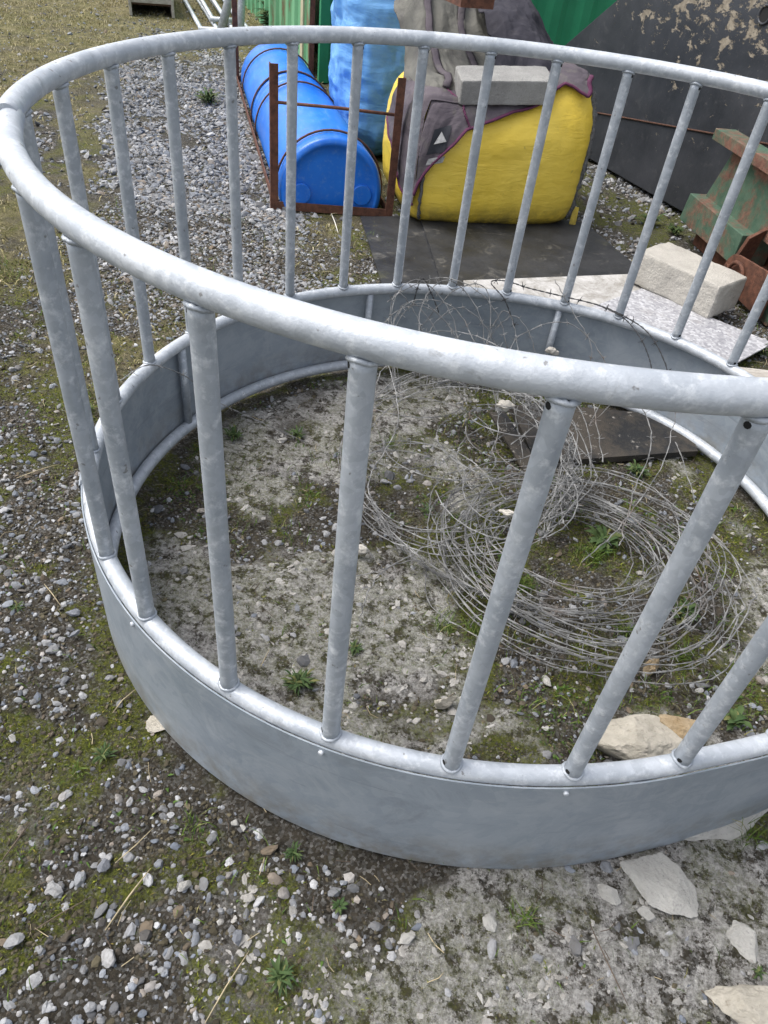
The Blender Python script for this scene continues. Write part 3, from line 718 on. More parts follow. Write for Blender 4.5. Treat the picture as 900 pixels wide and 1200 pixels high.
# small tag at right seam, bottom
s = MB(); p0 = bagpt(1, -.95, -.7, .01); s.add([p0, p0 + Vector((.03, -.01, -.005)), p0 + Vector((.035, -.01, -.1)), p0 + Vector((.0, 0, -.11))], [(0, 1, 2, 3)]); s.v += [(v[0], v[1] + .004, v[2]) for v in s.v]; s.f += [(4, 7, 6, 5), (0, 4, 5, 1), (2, 6, 7, 3), (1, 5, 6, 2), (0, 3, 7, 4)]; s.sm += [False] * 5; s.build('side_flap', YEL, yb)
# blue bag
bb = thing('blue_bulk_bag', 'tall light blue woven bulk bag standing behind the barrels', 'bulk bag', (-1.25, 3.86, 0), math.radians(27))
dimsb = (.37, .42, .62, 5.0, .05, 91, .085)
P, F = superbox(.37, .42, .62, N=80); Q = bag_shape(P, *dimsb); npmesh('bag_body', Q, F, BAGB, bb, smooth=True, k=4)
for sx in (.45, .93):
    P_ = [bagpt(sx, -1, t, .008, dimsb) for t in np.linspace(-.9, .98, 30)]
    MB().tube(P_, [.012 + random.random() * .01 for _ in P_], 7, flat=.5).build('seam', FRAY, bb)

# horse rug draped over the yellow bag
def rug_mat(nm, c0, c1, stain):
    k = NT(nm); c = k.mix(k.mapr(k.noise(3.5, 5, .6, .5), .35, .65), c0, c1)
    c = k.mix(k.mapr(k.noise(9, 6, .7, .6), .52, .72, 0, .6), c, stain)
    k.col(c).set(rough=.9, spec=.15).bump(k.noise(6, 5, .6, 1.2), .02, .7).bump(k.noise(400, 2), .0006, .6); return k.m
RUG = rug_mat('grey_rug_cloth', (.065, .056, .068), (.125, .108, .122), (.155, .15, .125))
RUGIN = rug_mat('olive_grey_lining', (.10, .10, .092), (.185, .18, .16), (.06, .053, .062))
RUGD = rug_mat('charcoal_rug_cloth', (.024, .024, .032), (.055, .053, .065), (.09, .085, .09))
PURP = flat('purple_binding', (.085, .018, .055), .85, 0, .3, 40)
rg = thing('horse_rug', 'dirty grey horse rug with purple binding draped over the top of the yellow bag', 'horse rug', yc, yang)
# lower hem: (cube u, cube v down the front: +1 top edge, -1 ground)
hem = [(-1.0, -.45), (-.96, -.25), (-.9, -.1), (-.82, .06), (-.6, .34), (-.5, .53), (-.24, .67), (-.02, .80), (.32, .88), (.44, 1.0), (.55, 1.05), (.64, .97), (.70, .86), (.78, .78), (.84, .86), (.90, 1.15)]
hx = np.array([h[0] for h in hem]); hv = np.array([h[1] for h in hem])
nu, nv = 150, 130
us = np.linspace(-1.0, .90, nu); rows = []
for u in us:
    e = float(np.interp(u, hx, hv)); path = np.linspace(2.3, e, nv)    # >1 = on the top face
    for t in path:
        if t > 1: rows.append((u, -1 + (t - 1) * 1.0, 1.0))
        else: rows.append((u, -1.0, t))
P = np.array(rows); Q = bag_shape(P, BW, BD, BH, 8.0, .040, 71, .020)
un = P / np.linalg.norm(P, axis=1)[:, None]
tt = np.tile(np.linspace(0, 1, nv), nu); uu = np.repeat(us, nv)
fold = np.abs(np.sin((uu * 2.2 + tt * 1.6) * 3 + 2 * fbm(uu * 2 + 5, tt * 2 + 5, s=88))) * .010 + fbm(uu * 5 + 9, tt * 4 + 9, s=89) * .022
hemlift = sstep(.93, 1, tt) * .004
Q = Q + un * (.010 + fold + hemlift)[:, None]
i = np.arange(nu * nv).reshape(nu, nv); F = np.stack([i[:-1, :-1], i[:-1, 1:], i[1:, 1:], i[1:, :-1]], -1).reshape(-1, 4)
ro = npmesh('cloth', Q, F, RUG, rg, smooth=True, k=4); sm_ = ro.modifiers.new('thickness', 'SOLIDIFY'); sm_.thickness = .006
edge = [Vector(Q[j * nv + nv - 1]) for j in range(nu)]
MB().tube(edge, .0075, 6, flat=1.8).build('binding', PURP, rg)
edge = [Vector(Q[int(.36 * nu) * nv + k_]) + Vector((-.13 * math.sin(k_ / nv * 1.4) + .05, -.004, .002)) * 0 for k_ in range(40, nv)]
MB().tube([Vector(Q[min(nu - 1, int((.14 + .14 * (k_ / nv) ** 1.5) * nu)) * nv + k_]) + Vector((0, -.004, .003)) for k_ in range(30, nv)], .005, 6).build('piping', PURP, rg)
# left flap hanging over the bag's left side
UN1 = un
rows = []; nu2, nv2 = 60, 60
for a in np.linspace(-1.0, .25, nu2):
    e = -.60 + .9 * sstep(-1, .3, np.array(a)) ; 
    for t in np.linspace(1.6, e, nv2): rows.append((-1.0 + (max(0, t - 1)), a, min(1.0, t)))
P = np.array(rows); Q2 = bag_shape(P, BW, BD, BH, 8.0, .040, 71, .020); un = P / np.linalg.norm(P, axis=1)[:, None]
Q2 = Q2 + un * (.016 + .03 * fbm(P[:, 1] * 4 + 9, P[:, 2] * 4 + 9, s=95))[:, None]
i = np.arange(nu2 * nv2).reshape(nu2, nv2); F = np.stack([i[:-1, :-1], i[1:, :-1], i[1:, 1:], i[:-1, 1:]], -1).reshape(-1, 4)
npmesh('side_flap', Q2, F, RUG, rg, smooth=True, k=4)
MB().tube([Vector(Q2[j * nv2 + nv2 - 1]) for j in range(nu2)], .0075, 6).build('binding', PURP, rg)
# emblem patch with a white peak
FQ = Q[(UN1[:, 1] < -.3)]
def on_rug(x, z, off):
    d = (FQ[:, 0] - x) ** 2 + (FQ[:, 2] - z) ** 2 + (FQ[:, 1] > -.2) * 9; k_ = np.argsort(d)[:4]; return Vector((x, float(FQ[k_, 1].min()) - off, z))
def patch(x0, z0, w_, h_, off, nm, mat, sh=.25):
    n_ = 7; g = [on_rug(x0 + w_ * a / (n_ - 1) + sh * h_ * b / (n_ - 1), z0 + h_ * b / (n_ - 1) + .3 * w_ * a / (n_ - 1), off) for a in range(n_) for b in range(n_)]
    return MB().add(g, [(a * n_ + b, a * n_ + b + 1, (a + 1) * n_ + b + 1, (a + 1) * n_ + b)[::-1] for a in range(n_ - 1) for b in range(n_ - 1)], True).build(nm, mat, rg)
WHITE = flat('white_print', (.34, .34, .34), .8, 0, .4, 60)
patch(-.455, .385, .085, .12, .006, 'emblem_patch', flat('dark_patch', (.02, .022, .03), .8))
patch(-.450, .335, .080, .034, .007, 'emblem_print', WHITE)
s = MB(); a, b, c = on_rug(-.425, .44, .013), on_rug(-.365, .46, .013), on_rug(-.39, .50, .013)
s.add([a, b, c], [(0, 1, 2)]); s.build('emblem_peak', WHITE, rg)
# crumpled rugs heaped on top
def heap(name, label, c, dims, rot, mat, seed, amp=.35, fr=2.2, cat='horse rug'):
    o = thing(name, label, cat, c, rot)
    v, f = ico(6 if False else 5); 
    q = v.copy()
    ridge = 1 - np.abs(fbm(v[:, 0] * fr + seed, v[:, 1] * fr * .7 + 7, v[:, 2] * fr + 3, s=seed, o=5) * 2 - 1) * 2
    big = fbm(v[:, 0] * 1.2 + 5, v[:, 1] * 1.2 + 5, v[:, 2] * 1.2 + 5, s=seed + 1, o=2) - .5
    q = q * (1 + amp * .45 * ridge + amp * big * 1.6)[:, None] * np.array(dims); q[:, 2] = np.maximum(q[:, 2], -dims[2] * .55) 
    npmesh('folds', q, f, mat, o, smooth=True); return o
def drape(name, label, x0, x1, y0, y1, zf, mat, seed, fold=.05, fx=5, fy=1.4, N=120):
    o = thing(name, label, 'horse rug', yc, yang); X, Y = np.meshgrid(np.linspace(0, 1, N), np.linspace(0, 1, N)); u, v = X.ravel(), Y.ravel()
    wx = (fbm(u * 3 + seed, v * 3, s=seed, o=3) - .5) * .10; wy = (fbm(u * 3 + 5, v * 3 + seed, s=seed + 1, o=3) - .5) * .10
    x = x0 + (x1 - x0) * u + wx; y = y0 + (y1 - y0) * v + wy
    r1 = 1 - np.abs(2 * fbm(u * fx + 3, v * fy + seed, s=seed + 2, o=3) - 1) * 2.2; r2 = 1 - np.abs(2 * fbm(u * fx * 2.4 + v * 3, v * fy * 3 + seed, s=seed + 3, o=3) - 1) * 2.2
    z = zf(u, v) + fold * r1 + fold * .4 * r2
    edge_ = np.minimum(np.minimum(u, 1 - u), np.minimum(v, 1 - v)); z -= .05 * (1 - sstep(0, .12, edge_))
    i = np.arange(N * N).reshape(N, N); F = np.stack([i[:-1, :-1], i[:-1, 1:], i[1:, 1:], i[1:, :-1]], -1).reshape(-1, 4); V = np.stack([x, y, z], -1)
    ob = npmesh('folds', V, F, mat, o, smooth=True, k=4); sf = ob.modifiers.new('thickness', 'SOLIDIFY'); sf.thickness = .008
    return o, V.reshape(N, N, 3)
h1, v1 = drape('crumpled_rug', 'olive grey crumpled rug lining heaped on top of the yellow bag beside the blue bag', -.49, .12, -.33, .46, lambda u, v: .615 + .05 * sstep(0, .25, v) + .38 * sstep(.22, 1.0, v) ** 1.2 - .06 * u - .10 * sstep(.18, 0, u), RUGIN, 111, .036, 3.6, 1.8)
for jj in (30, 74):
    MB().tube([Vector(v1[k_, jj + int(6 * math.sin(k_ * .06))]) + Vector((0, -.004, .012)) for k_ in range(10, 110, 4)], .007, 6, flat=3.0).build('strap', RUG, h1)
MB().tube([Vector(v1[k_, 118]) + Vector((0, 0, .006)) for k_ in range(2, 118, 3)], .007, 6).build('binding', PURP, h1)
h2, v2 = drape('dark_rolled_rug', 'dark charcoal quilted rug bunched on the back of the yellow bag behind the concrete block', -.06, .47, -.26, .46, lambda u, v: .66 + .34 * np.sin(np.clip(v * 1.15, 0, 1) * PI / 2) * (1 - .75 * sstep(.45, 1, u)), RUGD, 131, .032, 2.6, 2.2)
MB().tube([Vector(v2[2, k_]) + Vector((0, 0, .006)) for k_ in range(2, 118, 3)], .008, 6).build('binding', PURP, h2)
s = thing('rusty_channel', 'short piece of rusty steel channel resting on the crumpled grey rug', 'scrap steel', (-.66, 2.86, .985), yang + .1)
m_ = MB(); m_.box(-.09, .09, -.10, .16, 0, .006); m_.box(-.09, .09, -.106, -.10, 0, .05); m_.box(-.09, -.084, -.1, .16, .006, .05); m_.build('channel', RUST, s)
# straw coloured frayed string
mb = MB()
for i in range(14):
    a = G(616, 20, .92) + Vector((random.gauss(0, .012), random.gauss(0, .01), 0)); mb.tube([a + Vector((-.06, 0, .10)), a + Vector((-.0, 0, .05)), a + Vector((.05, -.03, -.08)), a + Vector((.08, -.05, -.2))], .0022, 4)
tag(mb.build('frayed_rope_end', flat('frayed_rope', (.5, .45, .32), .95)), 'pale frayed rope end hanging at the back of the dark rolled rug', 'rope')

# concrete blocks
def conc(nm, a, b):
    k = NT(nm); sp = k.noise(120, 5, .8); c = k.mix(k.mapr(k.noise(6, 6, .7), .3, .7), a, b)
    c = k.mix(k.mapr(k.voro(150, 'Distance'), .0, .35, .55, 0), c, tuple(x * .45 for x in a)); c = k.mix(k.mapr(sp, .58, .75, 0, .6), c, tuple(min(.85, x * 1.7) for x in b))
    k.col(c).set(rough=.95, spec=.2).bump(sp, .004, .9).bump(k.voro(90, 'Distance'), .003, .6); return k.m
CONC = conc('grey_concrete', (.22, .217, .21), (.36, .355, .34)); CONCW = conc('pale_concrete', (.36, .34, .305), (.50, .475, .43))
def rough_block(name, label, loc, rot, L, W, H, mat, seed, chip=.006, cat='concrete block'):
    N = 34; P, F = superbox(1, 1, 1, N=N); u = P / np.abs(P).max(1)[:, None]
    n_ = 26; Q = u * ((np.abs(u) ** n_).sum(1) ** (-1 / n_))[:, None] * np.array([L / 2, W / 2, H / 2])
    nn = fbm(Q[:, 0] * 40 + 50, Q[:, 1] * 40 + 50, Q[:, 2] * 40 + 50, s=seed, o=3) - .5; n2 = fbm(Q[:, 0] * 9 + 50, Q[:, 1] * 9 + 50, Q[:, 2] * 9 + 50, s=seed + 3, o=2) - .5
    Q = Q + u * (nn * chip + n2 * chip)[:, None]; Q[:, 2] += H / 2
    o = npmesh(name, Q, F, mat, smooth=True, k=4); o.location = loc; o.rotation_euler = rot; tag(o, label, cat); return o
bl_ = yc + Matrix.Rotation(yang, 3, 'Z') @ Vector((-.05, -.31, .640))
rough_block('concrete_block', 'grey concrete block lying on the rug on top of the yellow bag', bl_, (math.radians(9), math.radians(-4), yang - .10), .48, .20, .115, CONC, 7, .004)
rough_block('concrete_block', 'pale rough concrete block lying on the speckled sheet beside the rusty green machine', (.705, 2.05, .045), (0, 0, math.radians(-37)), .46, .25, .16, CONCW, 17, .007)

# ------------------------------------------------------------------ mats and sheets on the ground
def slab(name, label, cat, pts_, z, t, mat, seed=0, wav=.004, N=26, parent=None):
    """quad slab from 4 corners (ccw), gently uneven"""
    a, b, c, d = [np.array(p, float) for p in pts_]; g = []
    for i in range(N):
        for j in range(N):
            u, v = i / (N - 1), j / (N - 1); p = (a * (1 - u) + b * u) * (1 - v) + (d * (1 - u) + c * u) * v; g.append(p)
    g = np.array(g); zz = z + (fbm(g[:, 0] * 3 + 9, g[:, 1] * 3 + 9, s=seed, o=2) - .5) * wav * 2
    top = np.column_stack([g[:, 0], g[:, 1], zz]); bot = top - np.array([0, 0, t]); V = np.concatenate([top, bot]); i = np.arange(N * N).reshape(N, N); n = N * N
    F = [np.stack([i[:-1, :-1], i[1:, :-1], i[1:, 1:], i[:-1, 1:]], -1).reshape(-1, 4)]; F.append(F[0][:, ::-1] + n)
    for e in (i[0, :], i[-1, ::-1], i[::-1, 0], i[:, -1]):
        F.append(np.stack([e[:-1], e[1:], e[1:] + n, e[:-1] + n], -1))
    o = npmesh(name, V, np.concatenate(F), mat, k=4)
    return tag(o, label, cat)
def rubber():
    k = NT('black_rubber'); c = k.mix(k.mapr(k.noise(3, 6, .7), .35, .65), (.009, .010, .012), (.032, .033, .036))
    c = k.mix(k.mapr(k.noise(7, 7, .75, .8), .56, .72, 0, .8), c, (.16, .15, .13)); c = k.mix(k.mapr(k.noise(2.2, 5, .7), .6, .74, 0, .6), c, (.11, .11, .04))
    k.col(c).set(rough=k.mapr(k.noise(5, 3), .3, .7, .35, .75)).bump(k.noise(40, 5, .7), .004, .8); return k.m
RUB = rubber()
slab('rubber_mat', 'black rubber mat in front of the yellow bag with its right corner poking out', 'rubber mat', [(-.50, 1.62), (.52, 2.28), (.92, 3.1), (-.75, 2.85)][0:0] or [(-.38, 1.55), (.55, 2.27), (.20, 2.90), (-.80, 2.75)], .026, .010, RUB, 3, .005)
slab('rubber_mat', 'dirty black rubber mat with mossy stain left of the yellow bag', 'rubber mat', [(-.62, 1.40), (-.26, 1.42), (-.52, 2.62), (-1.02, 2.36)], .014, .010, RUB, 5, .004)
def terr():
    k = NT('speckled_board'); v = k.sep(k.voro(85, 'Color', rnd=1))
    c = k.mix(k.mapr(v[0], .3, .9), (.33, .33, .35), (.50, .50, .52)); c = k.mix(k.mapr(v[1], .62, .8, 0, .75), c, (.22, .22, .24))
    c = k.mix(k.mapr(k.noise(9, 6, .7), .55, .75, 0, .5), c, (.28, .26, .24)); k.col(c).set(rough=.55).bump(k.noise(80, 4, .7), .002, .5); return k.m
WSH = NT('weathered_sheet_paint'); k = WSH
k.col(k.mix(k.mapr(k.noise(6, 9, .8, .6), .42, .62), (.50, .49, .48), (.24, .225, .20))).set(rough=.7).bump(k.noise(40, 6, .75), .002); WSH = k.m
def gxy(X, Y, z): g = G(X, Y, z); return (g.x, g.y)
slab('speckled_sheet', 'pale speckled sheet lying under the pale concrete block behind the far rim', 'sheet', [(-.12, 1.12), gxy(858, 428, .05), gxy(906, 402, .05), gxy(752, 338, .05)], .050, .006, terr(), 8, .001)
slab('weathered_sheet', 'weathered pale grey sheet with pointed left corner in front of the rubber mat', 'sheet', [(-.16, 1.14), (.55, 1.50), gxy(752, 321, .034), gxy(543, 329, .034)], .036, .006, WSH, 9, .001)
WOODP = NT('weathered_pale_wood'); k = WOODP
k.col(k.mix(k.mapr(k.noise(3, 6, .7, co=k.scaled(3, 30, 8)), .35, .65), (.30, .27, .23), (.52, .49, .45))).set(rough=.9).bump(k.noise(3, 6, .7, co=k.scaled(3, 40, 8)), .004); WOODP = k.m
s = thing('pale_board', 'pale weathered board sticking out from under the corner of the speckled sheet', 'plank', (.72, 1.22, .012), math.radians(12)); m_ = MB(); m_.box(0, .62, -.02, .16, 0, .02); m_.build('board', WOODP, s, .003)
def tarp():
    k = NT('black_board_with_soil'); f_ = k.mapr(k.noise(5, 7, .75), .42, .55)
    c = k.mix(f_, (.012, .013, .015), (.055, .046, .036)); c = k.mix(k.mapr(k.noise(14, 7, .8), .60, .68, 0, .9), c, (.42, .39, .35)); k.col(c).set(rough=.75).bump(k.noise(40, 6, .75), .008); return k.m
slab('black_board', 'broken black board caked with soil lying inside the ring behind the wire coil', 'board', [(.14, .42), (.70, .70), (.66, .93), (.02, .74)], .030, .024, tarp(), 12, .012)
s = thing('dark_strip', 'narrow black strip lying under the raised end of the leaning wire coil', 'strip', (-.02, .62, .05), math.radians(-62)); m_ = MB(); m_.box(0, .36, -.03, .03, 0, .012); o_ = m_.build('strip', tarp(), s, .003)

# ------------------------------------------------------------------ big dark steel hopper
def plate_mat():
    k = NT('charcoal_painted_steel'); c = k.mix(k.mapr(k.noise(2.5, 6, .7), .35, .65), (.022, .025, .031), (.050, .053, .062))
    c = k.mix(k.mapr(k.noise(12, 7, .8, .5), .55, .75, 0, .6), c, (.11, .11, .115))
    sx, sy, sz = k.sep()
    hi = k.math('ADD', k.mapr(sz, .45, 1.05, -.05, .09), k.mapr(sx, -.3, .5, -.04, .02))
    pn = k.math('ADD', k.noise(9, 10, .74, .35, co=k.scaled(1, 1, 1.5)), hi)
    pk = k.mapr(pn, .612, .630); c = k.mix(k.mapr(k.noise(26, 8, .85), .60, .68, 0, .6), c, (.22, .20, .18)); fl = k.mix(k.mapr(k.noise(20, 6, .7), .35, .65), (.15, .125, .09), (.36, .315, .25))
    c = k.mix(pk, c, fl)
    k.col(c).set(rough=k.mapr(pk, 0, 1, .42, .85)).bump(k.math('SUBTRACT', 1.0, pk), .004, 1).bump(k.noise(60, 5, .7), .002, .5).bump(k.noise(2.5, 2), .03, .4); return k.m
PLATE = plate_mat()
pa = math.atan2(-.8109, .58519)
hp = thing('steel_hopper', 'big charcoal steel hopper with sloping edge and peeling tan paint', 'hopper', (.18, 4.32, 0), pa)
prof = [(-.95, .02), (1.75, .02), (1.95, .45), (1.95, 1.75), (.95, 1.75), (-.17, .96), (-.62, .64), (-1.0, .37)]
def extr(prof, y0, y1):
    v = [(x, y0, z) for x, z in prof] + [(x, y1, z) for x, z in prof]; n = len(prof)
    return v, [tuple(range(n)), tuple(range(2 * n - 1, n - 1, -1))] + [(i, i + n, (i + 1) % n + n, (i + 1) % n) for i in range(n)]
m_ = MB(); m_.add(*extr(prof, 0, 1.0)); o = m_.build('hull', PLATE, hp, .006)
MB().tube([(-1.0, -.004, .19), (-.16, -.004, .30), (.5, -.004, .397), (1.12, -.004, .49), (1.9, -.004, .60)], .0055, 6).build('rusty_seam', flat('dark_rust', (.085, .040, .026), .9, 0, .4, 50), hp)
m_ = MB(); m_.tube([(1.14, -.004, 1.08), (1.14, .01, 1.08)], .035, 20); m_.build('round_hole', DARK, hp)
m_ = MB(); m_.tube([(1.14 + .042 * math.cos(a), -.004, 1.08 + .042 * math.sin(a)) for a in np.linspace(0, 2 * PI, 24, endpoint=False)], .007, 8, closed=True); m_.build('hole_rim', PLATE, hp)

# ------------------------------------------------------------------ rusty green machine
def gm():
    k = NT('worn_green_paint'); n = k.noise(5, 8, .75, .4)
    g = k.mix(k.mapr(k.noise(12, 5, .7), .35, .65), (.045, .095, .062), (.085, .145, .10))
    r = k.mix(k.mapr(k.noise(30, 6, .75), .35, .65), (.10, .045, .032), (.24, .12, .085))
    c = k.mix(k.mapr(n, .45, .57), g, r); c = k.mix(k.mapr(k.noise(25, 6, .8), .66, .74, 0, .7), c, (.30, .20, .16))
    k.col(c).set(rough=.75, metal=.1).bump(k.noise(60, 6, .75), .003); return k.m
GM = gm()
ma = math.atan2(-.93244, .36132)
mc = thing('rusty_machine', 'rusty green steel machine frame with flanges and pin bracket beside the pale block', 'farm machine', (.78, 2.94, 0), ma)
m_ = MB(); m_.add(*extr([(-.06, .545), (1.3, .545), (1.3, .60), (-.06, .60)], -.02, .10)); m_.build('top_flange', GM, mc, .003)
m_ = MB(); m_.add(*extr([(-.03, .26), (1.3, .26), (1.3, .544), (.08, .544)], .05, .062)); m_.build('side_plate', GM, mc, .002)
m_ = MB(); m_.add(*extr([(-.08, .11), (.56, .11), (.56, .262), (-.06, .262)], -.03, .16)); m_.build('lower_beam', GM, mc, .004)
m_ = MB(); m_.add(*extr([(-.0, .0), (1.25, .0), (1.25, .109), (-.0, .109)], .06, .18)); m_.build('skid', RUST, mc, .004)
m_ = MB(); m_.box(-.02, 1.3, .18, .5, .0, .53); m_.build('chassis_body', RUST, mc, .004)
m_ = MB(); m_.add([(.55, -.045, .06), (.575, -.045, .06), (.575, .05, .06), (.55, .05, .06), (.60, -.03, .27), (.625, -.03, .27), (.625, .045, .32), (.60, .045, .32)], [(0, 1, 5, 4), (1, 2, 6, 5), (2, 3, 7, 6), (3, 0, 4, 7), (0, 3, 2, 1), (4, 5, 6, 7)]); m_.build('rib_plate', RUST, mc, .003)
brk = [(.58, .02)] + [(.63 + .055 * math.cos(a), .10 + .055 * math.sin(a)) for a in np.linspace(-2.6, -5.2, 10)][::-1] + [(1.0, .20), (1.0, .04)]
brk = [(.60, .03), (1.0, .03), (1.0, .235), (.66, .20), (.615, .185), (.585, .15), (.575, .11), (.58, .06)]
m_ = MB(); m_.add(*extr(brk, -.075, -.060)); m_.build('pin_bracket', RUST, mc, .002)
m_ = MB(); m_.tube([(.635, -.098, .115), (.635, -.05, .115)], [.024, .026], 14); m_.build('pin', RUST, mc)
m_ = MB(); m_.tube([(.72 + .07 * math.cos(a), -.095, .11 + .07 * math.sin(a)) for a in np.linspace(0, 2 * PI, 28, endpoint=False)], .010, 8, closed=True); m_.build('ring', RUST, mc)
m_ = MB(); m_.box(.95, 1.02, -.03, .05, .0, .54); m_.build('post', GM, mc, .003)

# ------------------------------------------------------------------ green container behind
def cont(nm, a, b, rustf=.7):
    k = NT(nm); n = k.noise(1.5, 6, .7, co=k.scaled(6, 6, 1.2)); c = k.mix(k.mapr(k.noise(2, 5, .6), .3, .7), a, b)
    c = k.mix(k.mapr(n, rustf - .08, rustf, 0, .85), c, (.20, .12, .07)); k.col(c).set(rough=.5).bump(k.noise(30, 4), .002); return k.m
GREEN = cont('green_container_paint', (.010, .17, .075), (.02, .27, .12), .80); PALEG = cont('faded_green_paint', (.09, .30, .15), (.18, .42, .23), .62)
ct = thing('shipping_container', 'green corrugated shipping container standing behind the bags', 'container', (-2.2, 5.42, 0), math.radians(24))
def corr(L, H, depth, pitch, mat, name, parent, z0=.12):
    xs = [0.0]; ys = [0.0]; x = 0
    while x < L:
        for dx, dy in ((pitch * .28, 0), (pitch * .22, depth), (pitch * .28, depth), (pitch * .22, 0)):
            x += dx; xs.append(x); ys.append(dy)
    v = []
    for x, y in zip(xs, ys): v += [(x, y, z0), (x, y, H), (x, y + .004, z0), (x, y + .004, H)]
    f = []
    for i in range(len(xs) - 1): a = i * 4; f += [(a, a + 4, a + 5, a + 1), (a + 2, a + 3, a + 7, a + 6), (a + 1, a + 5, a + 7, a + 3), (a, a + 2, a + 6, a + 4)]
    return MB().add(v, f).build(name, mat, parent)
corr(6.0, 2.4, .036, .28, GREEN, 'corrugated_wall', ct)
m_ = MB(); m_.box(-.03, 6.05, -.03, .06, 0, .13); m_.build('bottom_rail', GREEN, ct, .004)
m_ = MB(); m_.box(-.03, 6.05, -.03, .06, 2.38, 2.5); m_.build('top_rail', GREEN, ct, .004)
m_ = MB(); m_.box(-.08, .0, -.04, .08, 0, 2.5); m_.build('corner_post', GREEN, ct, .004)
m_ = MB(); m_.box(.02, 6, .08, 2.4, .1, 2.4); m_.build('inner_box', GREEN, ct)
# faded end wall running away to the left
e0 = Vector((-2.30, 5.40, 0)); e1 = Vector((-4.6, 9.2, 0)); ea = math.atan2(e1.y - e0.y, e1.x - e0.x)
ew = thing('faded_green_wall', 'faded light green ribbed metal wall with rust streaks behind the barrels', 'metal wall', e0, ea)
m_ = MB(); x = 0; L = (e1 - e0).length
v = []; f = []; xs = []; 
while x < L:
    for dx, dy in ((.16, 0), (.03, .03), (.10, .03), (.03, 0)): x += dx; xs.append((x, dy))
for x, dy in xs: v += [(x, dy, .0), (x, dy, 2.3)]
f = [(i * 2, i * 2 + 1, i * 2 + 3, i * 2 + 2) for i in range(len(xs) - 1)]
m_.add(v, f); o = m_.build('ribbed_sheet', PALEG, ew); sf = o.modifiers.new('thickness', 'SOLIDIFY'); sf.thickness = .01
m_ = MB(); m_.box(.36, .46, .036, .05, .0, 2.3); m_.build('pale_strip', cont('cream_strip', (.42, .38, .26), (.55, .48, .34), .75), ew)

# ------------------------------------------------------------------ galvanised hurdles and crate at the far left
def hurdle(a, b, n_, gap, z0, label):
    d = (b - a); L = d.length; h = thing('galvanised_hurdle', label, 'hurdle', (a.x, a.y, z0), math.atan2(d.y, d.x), 'galvanised hurdles at the far end of the yard')
    for q in range(n_): MB().tube([(0, -q * gap, 0), (L, -q * gap, .04)], .024, 8).build('rail', GALV, h)
    for xx in (.0, L): MB().tube([(xx, .03, .0 if xx == 0 else .04), (xx, -(n_ - 1) * gap - .03, .0 if xx == 0 else .04)], .024, 8).build('end_post', GALV, h)
hurdle(G(236, 38), G(196, -30), 4, .17, .03, 'galvanised hurdle lying flat beside the wooden crate, lowest of the two')
hurdle(G(250, 34), G(212, -30), 3, .14, .09, 'galvanised hurdle lying on top of the other one beside the wooden crate')
for (P_, nm) in ((((-3.42, 6.35, 0), (-3.55, 6.9, 1.1)), 'thick'), (((-3.75, 6.6, 0), (-3.55, 7.2, 1.2)), 'thin')):
    tag(MB().tube(P_, .038 if nm == 'thick' else .045, 12).build('steel_pole', GALVB), ('galvanised pole leaning beside the far rusty leg' if nm == 'thick' else 'grey steel pole leaning over the hurdle ends'), 'pole')
crt = thing('wooden_crate', 'open wooden crate with pale boards at the top left edge', 'crate', (-4.95, 7.0, 0), math.radians(30))
m_ = MB(); m_.box(0, .42, 0, .025, .12, .28); m_.build('end_board', WOODP, crt, .003)
for x0 in (-.03, .42): m_ = MB(); m_.box(x0, x0 + .03, -.02, 1.4, .0, .42); m_.build('side_board', WOODP, crt, .003)
m_ = MB(); m_.box(0, .42, .03, 1.4, .10, .13); m_.build('base_board', flat('brown_wood', (.10, .06, .04), .9), crt)
# tall weeds by the faded wall
WEED = leaf_mat('weed_leaves', (.035, .070, .022), (.090, .130, .045), (.16, .16, .06))

def leafplant(name, label, loc, R_, nl, h=.02, cat='weed', wd=.24, group=None, rnds=0, up=.5):
    rnd = random.Random(rnds + int(loc[0] * 1000) + int(loc[1] * 777)); V = []; F = []; T = []
    for i in range(nl):
        an = rnd.uniform(0, 2 * PI); L = R_ * rnd.uniform(.5, 1.0); el = rnd.uniform(.05, up) * 1.3; W_ = L * wd * rnd.uniform(.55, 1.5)
        d = Vector((math.cos(an), math.sin(an), 0)); s_ = Vector((-d.y, d.x, 0)); off = Vector((rnd.gauss(0, R_ * .15), rnd.gauss(0, R_ * .15), rnd.uniform(0, h)))
        n = 5; o = len(V); tint = rnd.random()
        for j in range(n + 1):
            t = j / n; c = off + d * L * t + Vector((0, 0, L * el * math.sin(t * 2.2) ))
            w_ = W_ * (math.sin(PI * min(1, t * .92 + .08)) ** .8) * (1 + .25 * (j % 2)) * .5
            V += [c - s_ * w_ + Vector((0, 0, w_ * .35)), c, c + s_ * w_ + Vector((0, 0, w_ * .35))]; T += [tint] * 3
        for j in range(n): a = o + j * 3; F += [(a, a + 1, a + 4, a + 3), (a + 1, a + 2, a + 5, a + 4)]
    z = float(ground_z(np.array([loc[0]]), np.array([loc[1]]))[0])
    o = npmesh(name, np.array([tuple(v) for v in V]), np.array(F), WEED, smooth=True, attrs=dict(tint=np.array(T)), k=4)
    o.location = (loc[0], loc[1], z + (loc[2] if len(loc) > 2 else .004)); return tag(o, label, cat, group)
